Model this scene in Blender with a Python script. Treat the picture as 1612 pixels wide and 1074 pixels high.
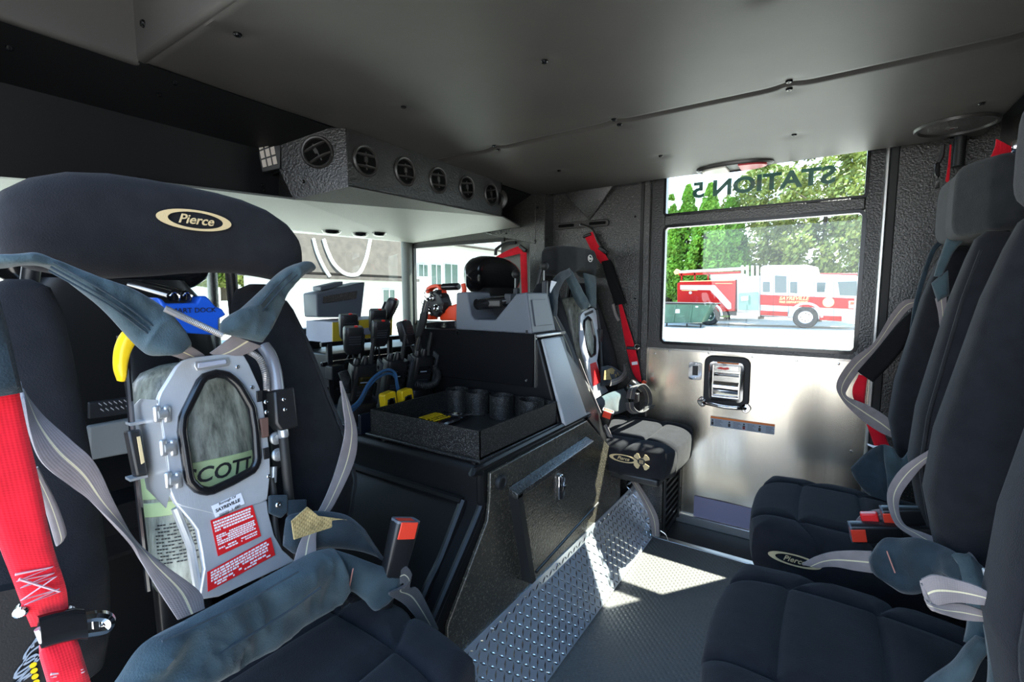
import bpy, bmesh, math, random
from mathutils import Vector as V, Matrix as MX, noise as mnoise
random.seed(7)
for _o in list(bpy.data.objects): bpy.data.objects.remove(_o)
SC = bpy.context.scene
COL = SC.collection
R = math.radians

# ---------------------------------------------------------------- camera
# world: +y across the cab to the far door, +x to the rear of the truck, z up, crew floor z = 0
F_PX, YAW, PITCH, EYE = 739.0, 33.8, 5.5, 1.1
cam_d = bpy.data.cameras.new('camera'); cam = bpy.data.objects.new('camera', cam_d); COL.objects.link(cam)
cam_d.sensor_fit = 'HORIZONTAL'; cam_d.sensor_width = 36; cam_d.lens = F_PX / 1612 * 36
cam_d.clip_start = 0.02; cam_d.clip_end = 400
cam.location = (0, 0, EYE); cam.rotation_euler = (R(90 - PITCH), 0, R(YAW))
SC.camera = cam

# ---------------------------------------------------------------- sky, sun, exposure
SUN_EL, SUN_AZ = 57.5, 36.7          # azimuth from +y towards +x
W = bpy.data.worlds.new('world'); SC.world = W; W.use_nodes = True
nt = W.node_tree; nt.nodes.clear()
_out = nt.nodes.new('ShaderNodeOutputWorld'); _bg = nt.nodes.new('ShaderNodeBackground')
_tc = nt.nodes.new('ShaderNodeTexCoord'); _sep = nt.nodes.new('ShaderNodeSeparateXYZ')
_rmp = nt.nodes.new('ShaderNodeValToRGB')
_rmp.color_ramp.elements[0].position = 0.0; _rmp.color_ramp.elements[0].color = (0.86, 0.94, 1.0, 1)
_rmp.color_ramp.elements[1].position = 0.55; _rmp.color_ramp.elements[1].color = (0.32, 0.58, 1.0, 1)
nt.links.new(_tc.outputs['Generated'], _sep.inputs[0]); nt.links.new(_sep.outputs['Z'], _rmp.inputs[0])
nt.links.new(_rmp.outputs[0], _bg.inputs[0]); nt.links.new(_bg.outputs[0], _out.inputs[0])
_bg.inputs[1].default_value = 2.6
_sd = bpy.data.lights.new('sun', 'SUN'); _sd.energy = 21; _sd.angle = R(0.53); _sd.color = (1.0, 0.95, 0.86)
sun = bpy.data.objects.new('sun', _sd); COL.objects.link(sun)
_dir = V((math.sin(R(SUN_AZ)) * math.cos(R(SUN_EL)), math.cos(R(SUN_AZ)) * math.cos(R(SUN_EL)), math.sin(R(SUN_EL))))
sun.rotation_euler = _dir.to_track_quat('Z', 'Y').to_euler(); sun.location = (6, 8, 14)
SC.view_settings.view_transform = 'Standard'; SC.view_settings.look = 'None'
SC.view_settings.gamma = 1; SC.view_settings.use_curve_mapping = False
SC.view_settings.exposure = 1.1

# ---------------------------------------------------------------- measuring helpers (calibrated camera -> metres)
_cy, _sy = math.cos(R(YAW)), math.sin(R(YAW)); _cp, _sp = math.cos(R(PITCH)), math.sin(R(PITCH))
def ray(px, py):
    r = px - 806; u = 537 - py
    h = F_PX * _cp + u * _sp; z = -F_PX * _sp + u * _cp
    return V((-h * _sy + r * _cy, h * _cy + r * _sy, z))
def rx(px, py, x): d = ray(px, py); return V((0, 0, EYE)) + d * (x / d.x)
def ry(px, py, y): d = ray(px, py); return V((0, 0, EYE)) + d * (y / d.y)
def rz(px, py, z): d = ray(px, py); return V((0, 0, EYE)) + d * ((z - EYE) / d.z)
def rp(px, py, p0, n):
    d = ray(px, py); o = V((0, 0, EYE)); n = V(n); return o + d * ((V(p0) - o).dot(n) / d.dot(n))

# ---------------------------------------------------------------- materials
MATS = {}
def mat(name, col, rough=.5, metal=0, bump=None, spec=.5, var=0, varscale=6, sheen=0, coat=0, emit=None, aniso=None, speck=None):
    m = bpy.data.materials.new(name); m.use_nodes = True; t = m.node_tree; n = t.nodes; l = t.links
    b = n['Principled BSDF']
    b.inputs['Base Color'].default_value = (*col, 1); b.inputs['Roughness'].default_value = rough
    b.inputs['Metallic'].default_value = metal; b.inputs['Specular IOR Level'].default_value = spec
    if sheen: b.inputs['Sheen Weight'].default_value = sheen; b.inputs['Sheen Roughness'].default_value = .5
    if coat: b.inputs['Coat Weight'].default_value = coat; b.inputs['Coat Roughness'].default_value = .1
    if emit: b.inputs['Emission Color'].default_value = (*emit[0], 1); b.inputs['Emission Strength'].default_value = emit[1]
    co = n.new('ShaderNodeTexCoord'); src = co.outputs['Object']
    if var:
        nz = n.new('ShaderNodeTexNoise'); nz.inputs['Scale'].default_value = varscale; nz.inputs['Detail'].default_value = 5
        l.new(src, nz.inputs['Vector'])
        mr = n.new('ShaderNodeMapRange'); mr.inputs[1].default_value = .3; mr.inputs[2].default_value = .7
        mr.inputs[3].default_value = 1 - var; mr.inputs[4].default_value = 1 + var
        l.new(nz.outputs[0], mr.inputs[0])
        mx = n.new('ShaderNodeMix'); mx.data_type = 'RGBA'; mx.blend_type = 'MULTIPLY'; mx.inputs[0].default_value = 1
        mx.inputs[6].default_value = (*col, 1); l.new(mr.outputs[0], mx.inputs[7]); l.new(mx.outputs[2], b.inputs['Base Color'])
    if speck:                                   # (scale, threshold, colour) fine flecks in the finish
        vz = n.new('ShaderNodeTexNoise'); vz.inputs['Scale'].default_value = speck[0]; vz.inputs['Detail'].default_value = 2
        l.new(src, vz.inputs['Vector'])
        st = n.new('ShaderNodeMapRange'); st.inputs[1].default_value = speck[1]; st.inputs[2].default_value = speck[1] + .08
        l.new(vz.outputs[0], st.inputs[0])
        mx = n.new('ShaderNodeMix'); mx.data_type = 'RGBA'; mx.inputs[6].default_value = (*col, 1); mx.inputs[7].default_value = (*speck[2], 1)
        l.new(st.outputs[0], mx.inputs[0]); l.new(mx.outputs[2], b.inputs['Base Color'])
    if bump:                                    # (kind, scale, strength[, stretch])
        kind, sc, stg = bump[:3]
        vec = src
        if len(bump) > 3:
            mp = n.new('ShaderNodeMapping'); mp.inputs['Scale'].default_value = bump[3]; l.new(src, mp.inputs[0]); vec = mp.outputs[0]
        if kind == 'noise':
            z = n.new('ShaderNodeTexNoise'); z.inputs['Scale'].default_value = sc; z.inputs['Detail'].default_value = 4; h = z.outputs[0]
        elif kind == 'voro':
            z = n.new('ShaderNodeTexVoronoi'); z.inputs['Scale'].default_value = sc; z.feature = 'SMOOTH_F1'; h = z.outputs[0]
        elif kind == 'weave':
            z = n.new('ShaderNodeTexMagic'); z.turbulence_depth = 1; z.inputs['Scale'].default_value = sc; h = z.outputs[1]
        elif kind == 'ribs':
            z = n.new('ShaderNodeTexWave'); z.inputs['Scale'].default_value = sc; h = z.outputs[1]
        l.new(vec, z.inputs['Vector'])
        bp = n.new('ShaderNodeBump'); bp.inputs['Strength'].default_value = stg; bp.inputs['Distance'].default_value = .002
        l.new(h, bp.inputs['Height']); l.new(bp.outputs[0], b.inputs['Normal'])
        if aniso:
            mr = n.new('ShaderNodeMapRange'); mr.inputs[3].default_value = aniso[0]; mr.inputs[4].default_value = aniso[1]
            l.new(h, mr.inputs[0]); l.new(mr.outputs[0], b.inputs['Roughness'])
    MATS[name] = m; return m

def webmat(name, col, stripe=None, w=.06):
    """woven webbing: cross ribs and one centre stripe, from the strap's own UV"""
    m = mat(name, col, .9, 0, None, .2, sheen=.2); t = m.node_tree; n = t.nodes; l = t.links; b = n['Principled BSDF']
    uv = n.new('ShaderNodeUVMap'); sp = n.new('ShaderNodeSeparateXYZ'); l.new(uv.outputs[0], sp.inputs[0])
    wv = n.new('ShaderNodeMath'); wv.operation = 'MULTIPLY'; wv.inputs[1].default_value = 2600; l.new(sp.outputs['Y'], wv.inputs[0])
    sn = n.new('ShaderNodeMath'); sn.operation = 'SINE'; l.new(wv.outputs[0], sn.inputs[0])
    wu = n.new('ShaderNodeMath'); wu.operation = 'MULTIPLY'; wu.inputs[1].default_value = 75; l.new(sp.outputs['X'], wu.inputs[0])
    su = n.new('ShaderNodeMath'); su.operation = 'SINE'; l.new(wu.outputs[0], su.inputs[0])
    ad = n.new('ShaderNodeMath'); ad.operation = 'ADD'; l.new(sn.outputs[0], ad.inputs[0]); l.new(su.outputs[0], ad.inputs[1])
    bp = n.new('ShaderNodeBump'); bp.inputs['Strength'].default_value = .15; bp.inputs['Distance'].default_value = .001
    l.new(ad.outputs[0], bp.inputs['Height']); l.new(bp.outputs[0], b.inputs['Normal'])
    nz = n.new('ShaderNodeTexNoise'); nz.inputs['Scale'].default_value = 40; co = n.new('ShaderNodeTexCoord'); l.new(co.outputs['Object'], nz.inputs[0])
    mr = n.new('ShaderNodeMapRange'); mr.inputs[3].default_value = .75; mr.inputs[4].default_value = 1.2; l.new(nz.outputs[0], mr.inputs[0])
    mu = n.new('ShaderNodeMix'); mu.data_type = 'RGBA'; mu.blend_type = 'MULTIPLY'; mu.inputs[0].default_value = 1
    mu.inputs[6].default_value = (*col, 1); l.new(mr.outputs[0], mu.inputs[7]); c = mu.outputs[2]
    if stripe:
        d = n.new('ShaderNodeMath'); d.operation = 'SUBTRACT'; d.inputs[1].default_value = .5; l.new(sp.outputs['X'], d.inputs[0])
        a = n.new('ShaderNodeMath'); a.operation = 'ABSOLUTE'; l.new(d.outputs[0], a.inputs[0])
        k = n.new('ShaderNodeMath'); k.operation = 'LESS_THAN'; k.inputs[1].default_value = w / 2; l.new(a.outputs[0], k.inputs[0])
        mx = n.new('ShaderNodeMix'); mx.data_type = 'RGBA'; l.new(k.outputs[0], mx.inputs[0]); l.new(c, mx.inputs[6]); mx.inputs[7].default_value = (*stripe, 1)
        c = mx.outputs[2]
    l.new(c, b.inputs['Base Color'])
    return m

def glassmat(name, tint, rough=0.0, ior=1.5, dust=0):
    m = bpy.data.materials.new(name); m.use_nodes = True; t = m.node_tree; n = t.nodes; l = t.links; n.clear()
    o = n.new('ShaderNodeOutputMaterial'); mx = n.new('ShaderNodeMixShader'); lw = n.new('ShaderNodeLayerWeight'); pw = n.new('ShaderNodeMath'); pw.operation = 'POWER'; pw.inputs[1].default_value = 5; fr = n.new('ShaderNodeMath'); fr.operation = 'MULTIPLY_ADD'; fr.inputs[1].default_value = .9; fr.inputs[2].default_value = .03; l.new(lw.outputs['Facing'], pw.inputs[0]); l.new(pw.outputs[0], fr.inputs[0])
    tr = n.new('ShaderNodeBsdfTransparent'); tr.inputs[0].default_value = (*tint, 1)
    gl = n.new('ShaderNodeBsdfGlossy'); gl.inputs['Roughness'].default_value = rough
    l.new(fr.outputs[0], mx.inputs[0]); l.new(tr.outputs[0], mx.inputs[1]); l.new(gl.outputs[0], mx.inputs[2])
    l.new(mx.outputs[0], o.inputs[0]); MATS[name] = m; return m

mat('vinyl', (.066, .062, .057), .48, 0, ('noise', 420, .12), .5, var=.15, varscale=3)
mat('vinyl_dark', (.0085, .0085, .009), .42, 0, ('noise', 420, .12), .28)
mat('hammer', (.026, .0255, .023), .27, 0, ('noise', 170, 1.0), .8, speck=(220, .60, (.10, .095, .085)))
mat('hammer_coarse', (.013, .0125, .012), .3, 0, ('noise', 150, 1.0), .7, speck=(200, .62, (.06, .055, .05)))
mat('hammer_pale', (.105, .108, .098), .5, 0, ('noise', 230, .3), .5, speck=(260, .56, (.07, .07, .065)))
mat('speckle_black', (.010, .010, .010), .42, 0, ('noise', 300, .5), .5, speck=(420, .58, (.16, .16, .15)))
mat('fabric', (.0138, .0142, .0172), .95, 0, ('noise', 500, .5), .15, var=.18, varscale=30, sheen=.06)
mat('fabric_grey', (.019, .020, .022), .95, 0, ('noise', 500, .5), .15, var=.18, varscale=30, sheen=.1)
mat('canvas', (.043, .066, .076), .95, 0, ('noise', 420, .5), .1, var=.3, varscale=18, sheen=.2)
mat('canvas_dark', (.020, .032, .042), .95, 0, ('noise', 420, .5), .1, var=.3, varscale=22, sheen=.2)
mat('canvas_tan', (.42, .32, .15), .9, 0, ('weave', 160, .8), .1, var=.3, varscale=60)
webmat('web_grey', (.20, .175, .175), (.55, .50, .33), .07)
webmat('web_dark', (.06, .058, .06), (.40, .36, .25), .07)
webmat('web_red', (.62, .008, .022))
mat('red_shade', (.55, .01, .02), .7)
mat('rubber', (.012, .012, .012), .6)
mat('rubber_gloss', (.008, .008, .009), .22)
mat('black_plastic', (.012, .012, .013), .4, 0, ('noise', 500, .1))
mat('black_gloss', (.010, .010, .011), .15, coat=.4)
mat('carpet_black', (.008, .008, .009), 1.0, 0, ('noise', 600, .8), .1)
mat('grey_plastic', (.105, .118, .140), .5, 0, ('noise', 500, .15))
mat('grey_plastic_dark', (.035, .038, .045), .5, 0, ('noise', 500, .15))
mat('pale_panel', (.42, .44, .44), .55)
mat('steel', (.62, .60, .56), .24, 1, ('noise', 9, .10, (1, 1, 40)), var=.12, varscale=4)
mat('door_steel', (.76, .69, .58), .27, 1, ('noise', 4, .25, (6, 1, .25)), var=.10, varscale=5)
mat('frame_metal', (.52, .54, .57), .45, .45, ('noise', 60, .10, (1, 12, 1)), var=.15, varscale=12)
mat('clip_metal', (.45, .46, .47), .32, .6)
mat('chrome', (.85, .85, .86), .06, 1)
mat('screw_metal', (.05, .05, .05), .18, .9)
mat('screw_steel', (.55, .55, .55), .25, 1)
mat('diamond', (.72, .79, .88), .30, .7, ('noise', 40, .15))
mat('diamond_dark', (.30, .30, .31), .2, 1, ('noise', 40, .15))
mat('alu', (.70, .70, .68), .3, 1)
def streakmat():
    """scratched composite cylinder: fine light streaks over a grey green wrap"""
    m = mat('cylinder', (.15, .16, .14), .42, 0, None, .5, coat=.15); t = m.node_tree; n = t.nodes; l = t.links; b = n['Principled BSDF']
    co = n.new('ShaderNodeTexCoord'); last = None
    for sc, rot in (((60, 60, 7), (0, 0, 0)), ((55, 55, 9), (.5, .3, 0)), ((14, 14, 5), (0, 0, 0))):
        mp = n.new('ShaderNodeMapping'); mp.inputs['Scale'].default_value = sc; mp.inputs['Rotation'].default_value = rot; l.new(co.outputs['Object'], mp.inputs[0])
        z = n.new('ShaderNodeTexNoise'); z.inputs['Scale'].default_value = 1.6; z.inputs['Detail'].default_value = 6; z.inputs['Roughness'].default_value = .7; l.new(mp.outputs[0], z.inputs['Vector'])
        if last is None: last = z.outputs[0]
        else:
            ad = n.new('ShaderNodeMath'); ad.operation = 'ADD'; l.new(last, ad.inputs[0]); l.new(z.outputs[0], ad.inputs[1]); last = ad.outputs[0]
    cr_ = n.new('ShaderNodeValToRGB'); e = cr_.color_ramp.elements; e[0].position = .40; e[0].color = (.055, .06, .05, 1); e[1].position = .60; e[1].color = (.34, .36, .30, 1)
    dv = n.new('ShaderNodeMath'); dv.operation = 'DIVIDE'; dv.inputs[1].default_value = 3.0; l.new(last, dv.inputs[0]); l.new(dv.outputs[0], cr_.inputs[0]); l.new(cr_.outputs[0], b.inputs['Base Color'])
streakmat()
mat('lime_band', (.42, .52, .26), .45, var=.12, varscale=20)
mat('print_black', (.012, .012, .012), .6)
mat('print_white', (.80, .80, .80), .6)
mat('label_red', (.65, .012, .015), .45)
mat('label_white', (.75, .76, .82), .5)
mat('label_orange', (.70, .17, .02), .5)
mat('label_grey', (.26, .30, .36), .5)
mat('thread_gold', (.62, .47, .25), .8, bump=('noise', 400, .4))
mat('thread_white', (.72, .70, .66), .8)
mat('thread_pink', (.45, .20, .16), .9)
mat('blue_plastic', (.01, .10, .62), .4)
mat('yellow_plastic', (.80, .52, .01), .35)
mat('orange_plastic', (.85, .06, .01), .4)
mat('red_plastic', (.75, .02, .02), .35)
mat('red_button', (.85, .06, .03), .35)
mat('card_yellow', (.65, .47, .03), .6)
mat('card_grey', (.34, .36, .44), .6, var=.1)
mat('cable_blue', (.03, .10, .22), .4)
mat('kick_violet', (.24, .23, .34), .5)
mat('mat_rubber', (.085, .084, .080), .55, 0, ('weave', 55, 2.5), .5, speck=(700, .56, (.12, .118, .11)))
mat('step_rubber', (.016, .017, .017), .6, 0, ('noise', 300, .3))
mat('dome_white', (.75, .72, .66), .4)
mat('dome_red', (.55, .05, .06), .35)
mat('vent_inside', (.003, .003, .003), .9, spec=.1)
mat('vent_plastic', (.032, .030, .028), .35)
mat('clear_tube', (.20, .20, .22), .25, spec=.8)
mat('filter_white', (.55, .48, .42), .8)
mat('green_letter', (.02, .09, .07), .5)
glassmat('glass', (.93, .97, .95))
glassmat('tint_glass', (.86, .92, .88))

mat('asphalt', (.34, .325, .295), .9, 0, ('noise', 60, .3), .3, var=.12, varscale=.6)
mat('white_wall', (.50, .50, .49), .8, var=.05, varscale=.5)
mat('brown_shingle', (.040, .031, .028), .9, 0, ('noise', 8, .6), var=.3, varscale=4)
mat('truck_red', (.36, .008, .007), .5, spec=.15)
mat('truck_white', (.55, .545, .54), .5, spec=.2)
mat('truck_green', (.16, .25, .20), .5, var=.3, varscale=2)
mat('truck_gold', (.75, .50, .18), .5)
mat('truck_window', (.03, .05, .055), .08, spec=.8)
mat('house_window', (.045, .075, .06), .06, spec=.8)
mat('tyre', (.014, .014, .015), .8)
mat('dumpster_green', (.030, .085, .055), .5, var=.2, varscale=3)
mat('leaf_bright', (.12, .27, .02), .7, var=.45, varscale=.9)
mat('leaf_olive', (.17, .21, .04), .7, var=.5, varscale=.8)
mat('leaf_dark', (.06, .13, .03), .8, var=.4, varscale=.8)
mat('bark', (.06, .045, .03), .9)
mat('car_white', (.75, .76, .78), .3, coat=.5)
mat('console_grey', (.36, .38, .40), .38, 0, ('noise', 260, .3), .5, speck=(300, .62, (.30, .30, .30)))
mat('grille_black', (.05, .048, .046), .5, 0, ('voro', 260, .8), .5)
mat('leather_brown', (.12, .06, .045), .7)
mat('zip_grey', (.35, .33, .32), .4, .6)
mat('thread_pale', (.55, .35, .38), .8)
mat('canvas_black', (.010, .010, .011), .95, 0, ('weave', 300, .3), .1)
mat('navy_panel', (.010, .016, .028), .35, 0, ('noise', 300, .2))
mat('speckle_brown', (.05, .045, .04), .8, speck=(300, .58, (.2, .18, .15)))
mat('tread_metal', (.90, .91, .93), .14, 1)
mat('hammer_lit', (.058, .053, .041), .27, .15, ('noise', 150, 1.0), .8, speck=(190, .58, (.16, .145, .11)))  # hammer paint made lighter and warmer: golden bounce light put into its colour
# ---------------------------------------------------------------- mesh builder
class MB:
    def __init__(s): s.v = []; s.f = []; s.uv = {}
    def add(s, vs, fs, uvs=None):
        b = len(s.v); s.v += [V(p) for p in vs]
        for i, f in enumerate(fs):
            if uvs: s.uv[len(s.f)] = uvs[i]
            s.f.append([b + k for k in f])
        return s
    def box(s, c, size, rot=None):
        hx, hy, hz = size[0] / 2, size[1] / 2, size[2] / 2
        p = [V((x, y, z)) for x in (-hx, hx) for y in (-hy, hy) for z in (-hz, hz)]
        if rot is not None: p = [rot @ q for q in p]
        c = V(c)
        return s.add([q + c for q in p], [(0, 1, 3, 2), (4, 6, 7, 5), (0, 4, 5, 1), (2, 3, 7, 6), (0, 2, 6, 4), (1, 5, 7, 3)])
    def bx(s, a, b):
        a, b = V(a), V(b); return s.box((a + b) / 2, [abs(b[i] - a[i]) for i in range(3)])
    def quad(s, a, b, c, d): return s.add([a, b, c, d], [(0, 1, 2, 3)])
    def prism(s, pts, off):
        """closed 3D polygon extruded by an offset vector"""
        n = len(pts); off = V(off)
        vs = [V(p) for p in pts] + [V(p) + off for p in pts]
        return s.add(vs, [list(range(n))[::-1], [n + i for i in range(n)]] + [[i, (i + 1) % n, n + (i + 1) % n, n + i] for i in range(n)])
    def loft(s, secs, cap=True, close=False):
        n = len(secs[0]); b = len(s.v)
        for q in secs: s.v += [V(p) for p in q]
        m = len(secs)
        for i in range(m if close else m - 1):
            j = (i + 1) % m
            for k in range(n): s.f.append([b + i * n + k, b + i * n + (k + 1) % n, b + j * n + (k + 1) % n, b + j * n + k])
        if cap and not close:
            s.f.append([b + k for k in range(n)][::-1]); s.f.append([b + (m - 1) * n + k for k in range(n)])
        return s
    def tube(s, pts, r, n=8, cap=True, close=False):
        pts = [V(p) for p in pts]; m = len(pts); secs = []; up = None
        for i, p in enumerate(pts):
            t = (pts[(i + 1) % m] - pts[i - 1]) if close else (pts[min(i + 1, m - 1)] - pts[max(i - 1, 0)])
            t = t.normalized() if t.length > 1e-9 else V((0, 0, 1))
            if up is None: up = t.orthogonal().normalized()
            up = (up - t * up.dot(t)); up = up.normalized() if up.length > 1e-6 else t.orthogonal().normalized()
            w = t.cross(up); rr = r[i] if isinstance(r, (list, tuple)) else r
            secs.append([p + (up * math.cos(a) + w * math.sin(a)) * rr for a in [2 * math.pi * k / n for k in range(n)]])
        return s.loft(secs, cap, close)
    def lathe(s, prof, o, ax, n=20, a0=0, a1=2 * math.pi, cap=True):
        """prof: (radius, height) along axis ax from o"""
        ax = V(ax).normalized(); u = ax.orthogonal().normalized(); w = ax.cross(u); o = V(o)
        full = abs(a1 - a0 - 2 * math.pi) < 1e-6
        secs = []
        for r, h in prof: secs.append([o + ax * h + (u * math.cos(a) + w * math.sin(a)) * max(r, 1e-5) for a in [a0 + (a1 - a0) * k / (n if full else n - 1) for k in range(n)]])
        return s.loft(secs, cap)
    def ribbon(s, pts, wd, w, t=.002):
        """flat strap along pts; wd = width direction(s)"""
        pts = [V(p) for p in pts]; m = len(pts)
        if not isinstance(wd, list): wd = [wd] * m
        ws = w if isinstance(w, list) else [w] * m
        rows = []; L = 0; acc = [0]
        for i in range(1, m): L += (pts[i] - pts[i - 1]).length; acc.append(L)
        for i, p in enumerate(pts):
            tg = (pts[min(i + 1, m - 1)] - pts[max(i - 1, 0)]).normalized()
            d = V(wd[i]); d = (d - tg * d.dot(tg)).normalized(); nn = tg.cross(d).normalized()
            rows.append([p - d * ws[i] / 2 + nn * t / 2, p + d * ws[i] / 2 + nn * t / 2, p + d * ws[i] / 2 - nn * t / 2, p - d * ws[i] / 2 - nn * t / 2])
        b = len(s.v)
        for r_ in rows: s.v += r_
        us = [(0, 1), (1, 1), (1, 0), (0, 0)]
        for i in range(m - 1):
            for k in range(4):
                s.uv[len(s.f)] = [(us[k][0], acc[i]), (us[k][1], acc[i]), (us[k][1], acc[i + 1]), (us[k][0], acc[i + 1])]
                s.f.append([b + i * 4 + k, b + i * 4 + (k + 1) % 4, b + (i + 1) * 4 + (k + 1) % 4, b + (i + 1) * 4 + k])
        s.f.append([b, b + 1, b + 2, b + 3][::-1]); e = b + (m - 1) * 4; s.f.append([e, e + 1, e + 2, e + 3])
        return s
    def move(s, mx): s.v = [mx @ p for p in s.v]; return s

def spline(pts, k=8):
    """Catmull-Rom through pts"""
    pts = [V(p) for p in pts]; P = [pts[0] * 2 - pts[1]] + pts + [pts[-1] * 2 - pts[-2]]; out = []
    for i in range(1, len(P) - 2):
        for j in range(k):
            t = j / k; a, b, c, d = P[i - 1], P[i], P[i + 1], P[i + 2]
            out.append(.5 * ((2 * b) + (c - a) * t + (2 * a - 5 * b + 4 * c - d) * t * t + (3 * b - a - 3 * c + d) * t ** 3))
    out.append(pts[-1]); return out
def lerpl(vals, n):
    """list of scalars/vectors resampled to n entries"""
    m = len(vals) - 1; o = []
    for i in range(n):
        t = i / (n - 1) * m; k = min(int(t), m - 1); f = t - k; o.append(vals[k] * (1 - f) + vals[k + 1] * f)
    return o
def sup(c, u, v, a, b, n=20, e=3.0):
    """superellipse section around c with half axes a along u, b along v"""
    o = []; c, u, v = V(c), V(u), V(v)
    for k in range(n):
        t = 2 * math.pi * k / n; ct, st = math.cos(t), math.sin(t)
        o.append(c + u * (a * math.copysign(abs(ct) ** (2 / e), ct)) + v * (b * math.copysign(abs(st) ** (2 / e), st)))
    return o
def rrect(w, h, r, n=5):
    """2D rounded rectangle"""
    o = []
    for cx, cy, a0 in ((w / 2 - r, h / 2 - r, 0), (-w / 2 + r, h / 2 - r, 90), (-w / 2 + r, -h / 2 + r, 180), (w / 2 - r, -h / 2 + r, 270)):
        for k in range(n + 1): a = R(a0 + 90 * k / n); o.append((cx + r * math.cos(a), cy + r * math.sin(a)))
    return o

# ---------------------------------------------------------------- objects
ROOTM = {}
def mesh_of(name, mb, m, smooth=40, inv=None):
    me = bpy.data.meshes.new(name)
    vs = [inv @ p for p in mb.v] if inv is not None else mb.v
    me.from_pydata([tuple(p) for p in vs], [], mb.f)
    if mb.uv:
        ul = me.uv_layers.new(name='UVMap')
        for i, q in mb.uv.items():
            pl = me.polygons[i]
            for k, li in enumerate(pl.loop_indices): ul.data[li].uv = q[k]
    bm = bmesh.new(); bm.from_mesh(me); bmesh.ops.recalc_face_normals(bm, faces=bm.faces); bm.to_mesh(me); bm.free()
    me.materials.append(MATS[m] if isinstance(m, str) else m)
    if smooth:
        me.polygons.foreach_set('use_smooth', [True] * len(me.polygons)); me.set_sharp_from_angle(angle=R(smooth))
    me.update(); return me
def tag(o, label=None, cat=None, group=None, kind=None):
    if label: o['label'] = label
    if cat: o['category'] = cat
    if group: o['group'] = group
    if kind: o['kind'] = kind
    return o
def obj(name, mb, m, parent=None, smooth=40, bevel=0, sub=0, label=None, cat=None, group=None, kind=None, seg=2):
    if parent is None:
        xs = [p.x for p in mb.v]; ys = [p.y for p in mb.v]; zs = [p.z for p in mb.v]
        base = V(((min(xs) + max(xs)) / 2, (min(ys) + max(ys)) / 2, min(zs))); M = MX.Translation(base)
    else: M = ROOTM[parent.name]
    me = mesh_of(name, mb, m, smooth, M.inverted()); o = bpy.data.objects.new(name, me); COL.objects.link(o)
    if parent is None: o.location = base
    else: o.parent = parent
    ROOTM[o.name] = M
    if bevel:
        bv = o.modifiers.new('bevel', 'BEVEL'); bv.width = bevel; bv.segments = seg; bv.limit_method = 'ANGLE'; bv.angle_limit = R(40)
        if smooth: me.set_sharp_from_angle(angle=R(80))
    if sub: sb = o.modifiers.new('sub', 'SUBSURF'); sb.levels = sb.render_levels = sub
    return tag(o, label, cat, group, kind)
def empty(name, loc, label=None, cat=None, group=None, kind=None):
    e = bpy.data.objects.new(name, None); COL.objects.link(e); e.location = loc; e.empty_display_size = .05
    ROOTM[e.name] = MX.Translation(V(loc)); return tag(e, label, cat, group, kind)
def inst(name, me, parent, mx, label=None):
    """a piece sharing mesh data, placed by a world matrix under parent"""
    o = bpy.data.objects.new(name, me); COL.objects.link(o)
    if parent is not None: o.parent = parent; o.matrix_local = ROOTM[parent.name].inverted() @ mx
    else: o.matrix_world = mx
    ROOTM[o.name] = ROOTM[parent.name] if parent is not None else mx
    if label: o['label'] = label
    return o
def frame(o, ux, uy, uz):
    m = MX.Identity(4)
    for i in range(3): m[i][0], m[i][1], m[i][2], m[i][3] = V(ux)[i], V(uy)[i], V(uz)[i], V(o)[i]
    return m
def axis_frame(o, z, upx=None):
    z = V(z).normalized(); x = V(upx) if upx is not None else z.orthogonal(); x = (x - z * x.dot(z)).normalized()
    return frame(o, x, z.cross(x), z)
def text_mb(body, size, o, u, v, depth=.0006, shear=0, align='CENTER', bold=0):
    """lettering as mesh: baseline direction u, up direction v"""
    c = bpy.data.curves.new('t', 'FONT'); c.body = body; c.size = size; c.extrude = depth; c.shear = shear; c.align_x = align; c.align_y = 'CENTER'; c.offset = bold; c.resolution_u = 3
    t = bpy.data.objects.new('t', c); COL.objects.link(t)
    me = bpy.data.meshes.new_from_object(t); mb = MB(); u, v = V(u).normalized(), V(v).normalized(); w = u.cross(v); M = frame(o, u, v, w)
    mb.add([M @ q.co for q in me.vertices], [list(p.vertices) for p in me.polygons])
    bpy.data.objects.remove(t); bpy.data.curves.remove(c); bpy.data.meshes.remove(me); return mb
_scr = {}
def screw(parent, p, n, r=.007, m='screw_metal', name='screw'):
    k = (round(r, 4), m)
    if k not in _scr: _scr[k] = mesh_of('screw', MB().lathe([(r, -.001), (r, r * .25), (r * .75, r * .55), (r * .35, r * .6), (r * .3, r * .35)], (0, 0, 0), (0, 0, 1), 12), m, 30)
    return inst(name, _scr[k], parent, axis_frame(p, n))
def helix(path, r, turns, n=10):
    """points of a coil wound round a path"""
    P = spline(path, 24); m = len(P); tot = turns * n; o = []; up = V((.3, .2, 1))
    for i in range(tot + 1):
        t = i / tot * (m - 1); k = min(int(t), m - 2); p = P[k].lerp(P[k + 1], t - k); tg = (P[k + 1] - P[k]).normalized()
        a = (up - tg * up.dot(tg)).normalized(); b = tg.cross(a); an = 2 * math.pi * i / n
        o.append(p + (a * math.cos(an) + b * math.sin(an)) * r)
    return o
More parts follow.
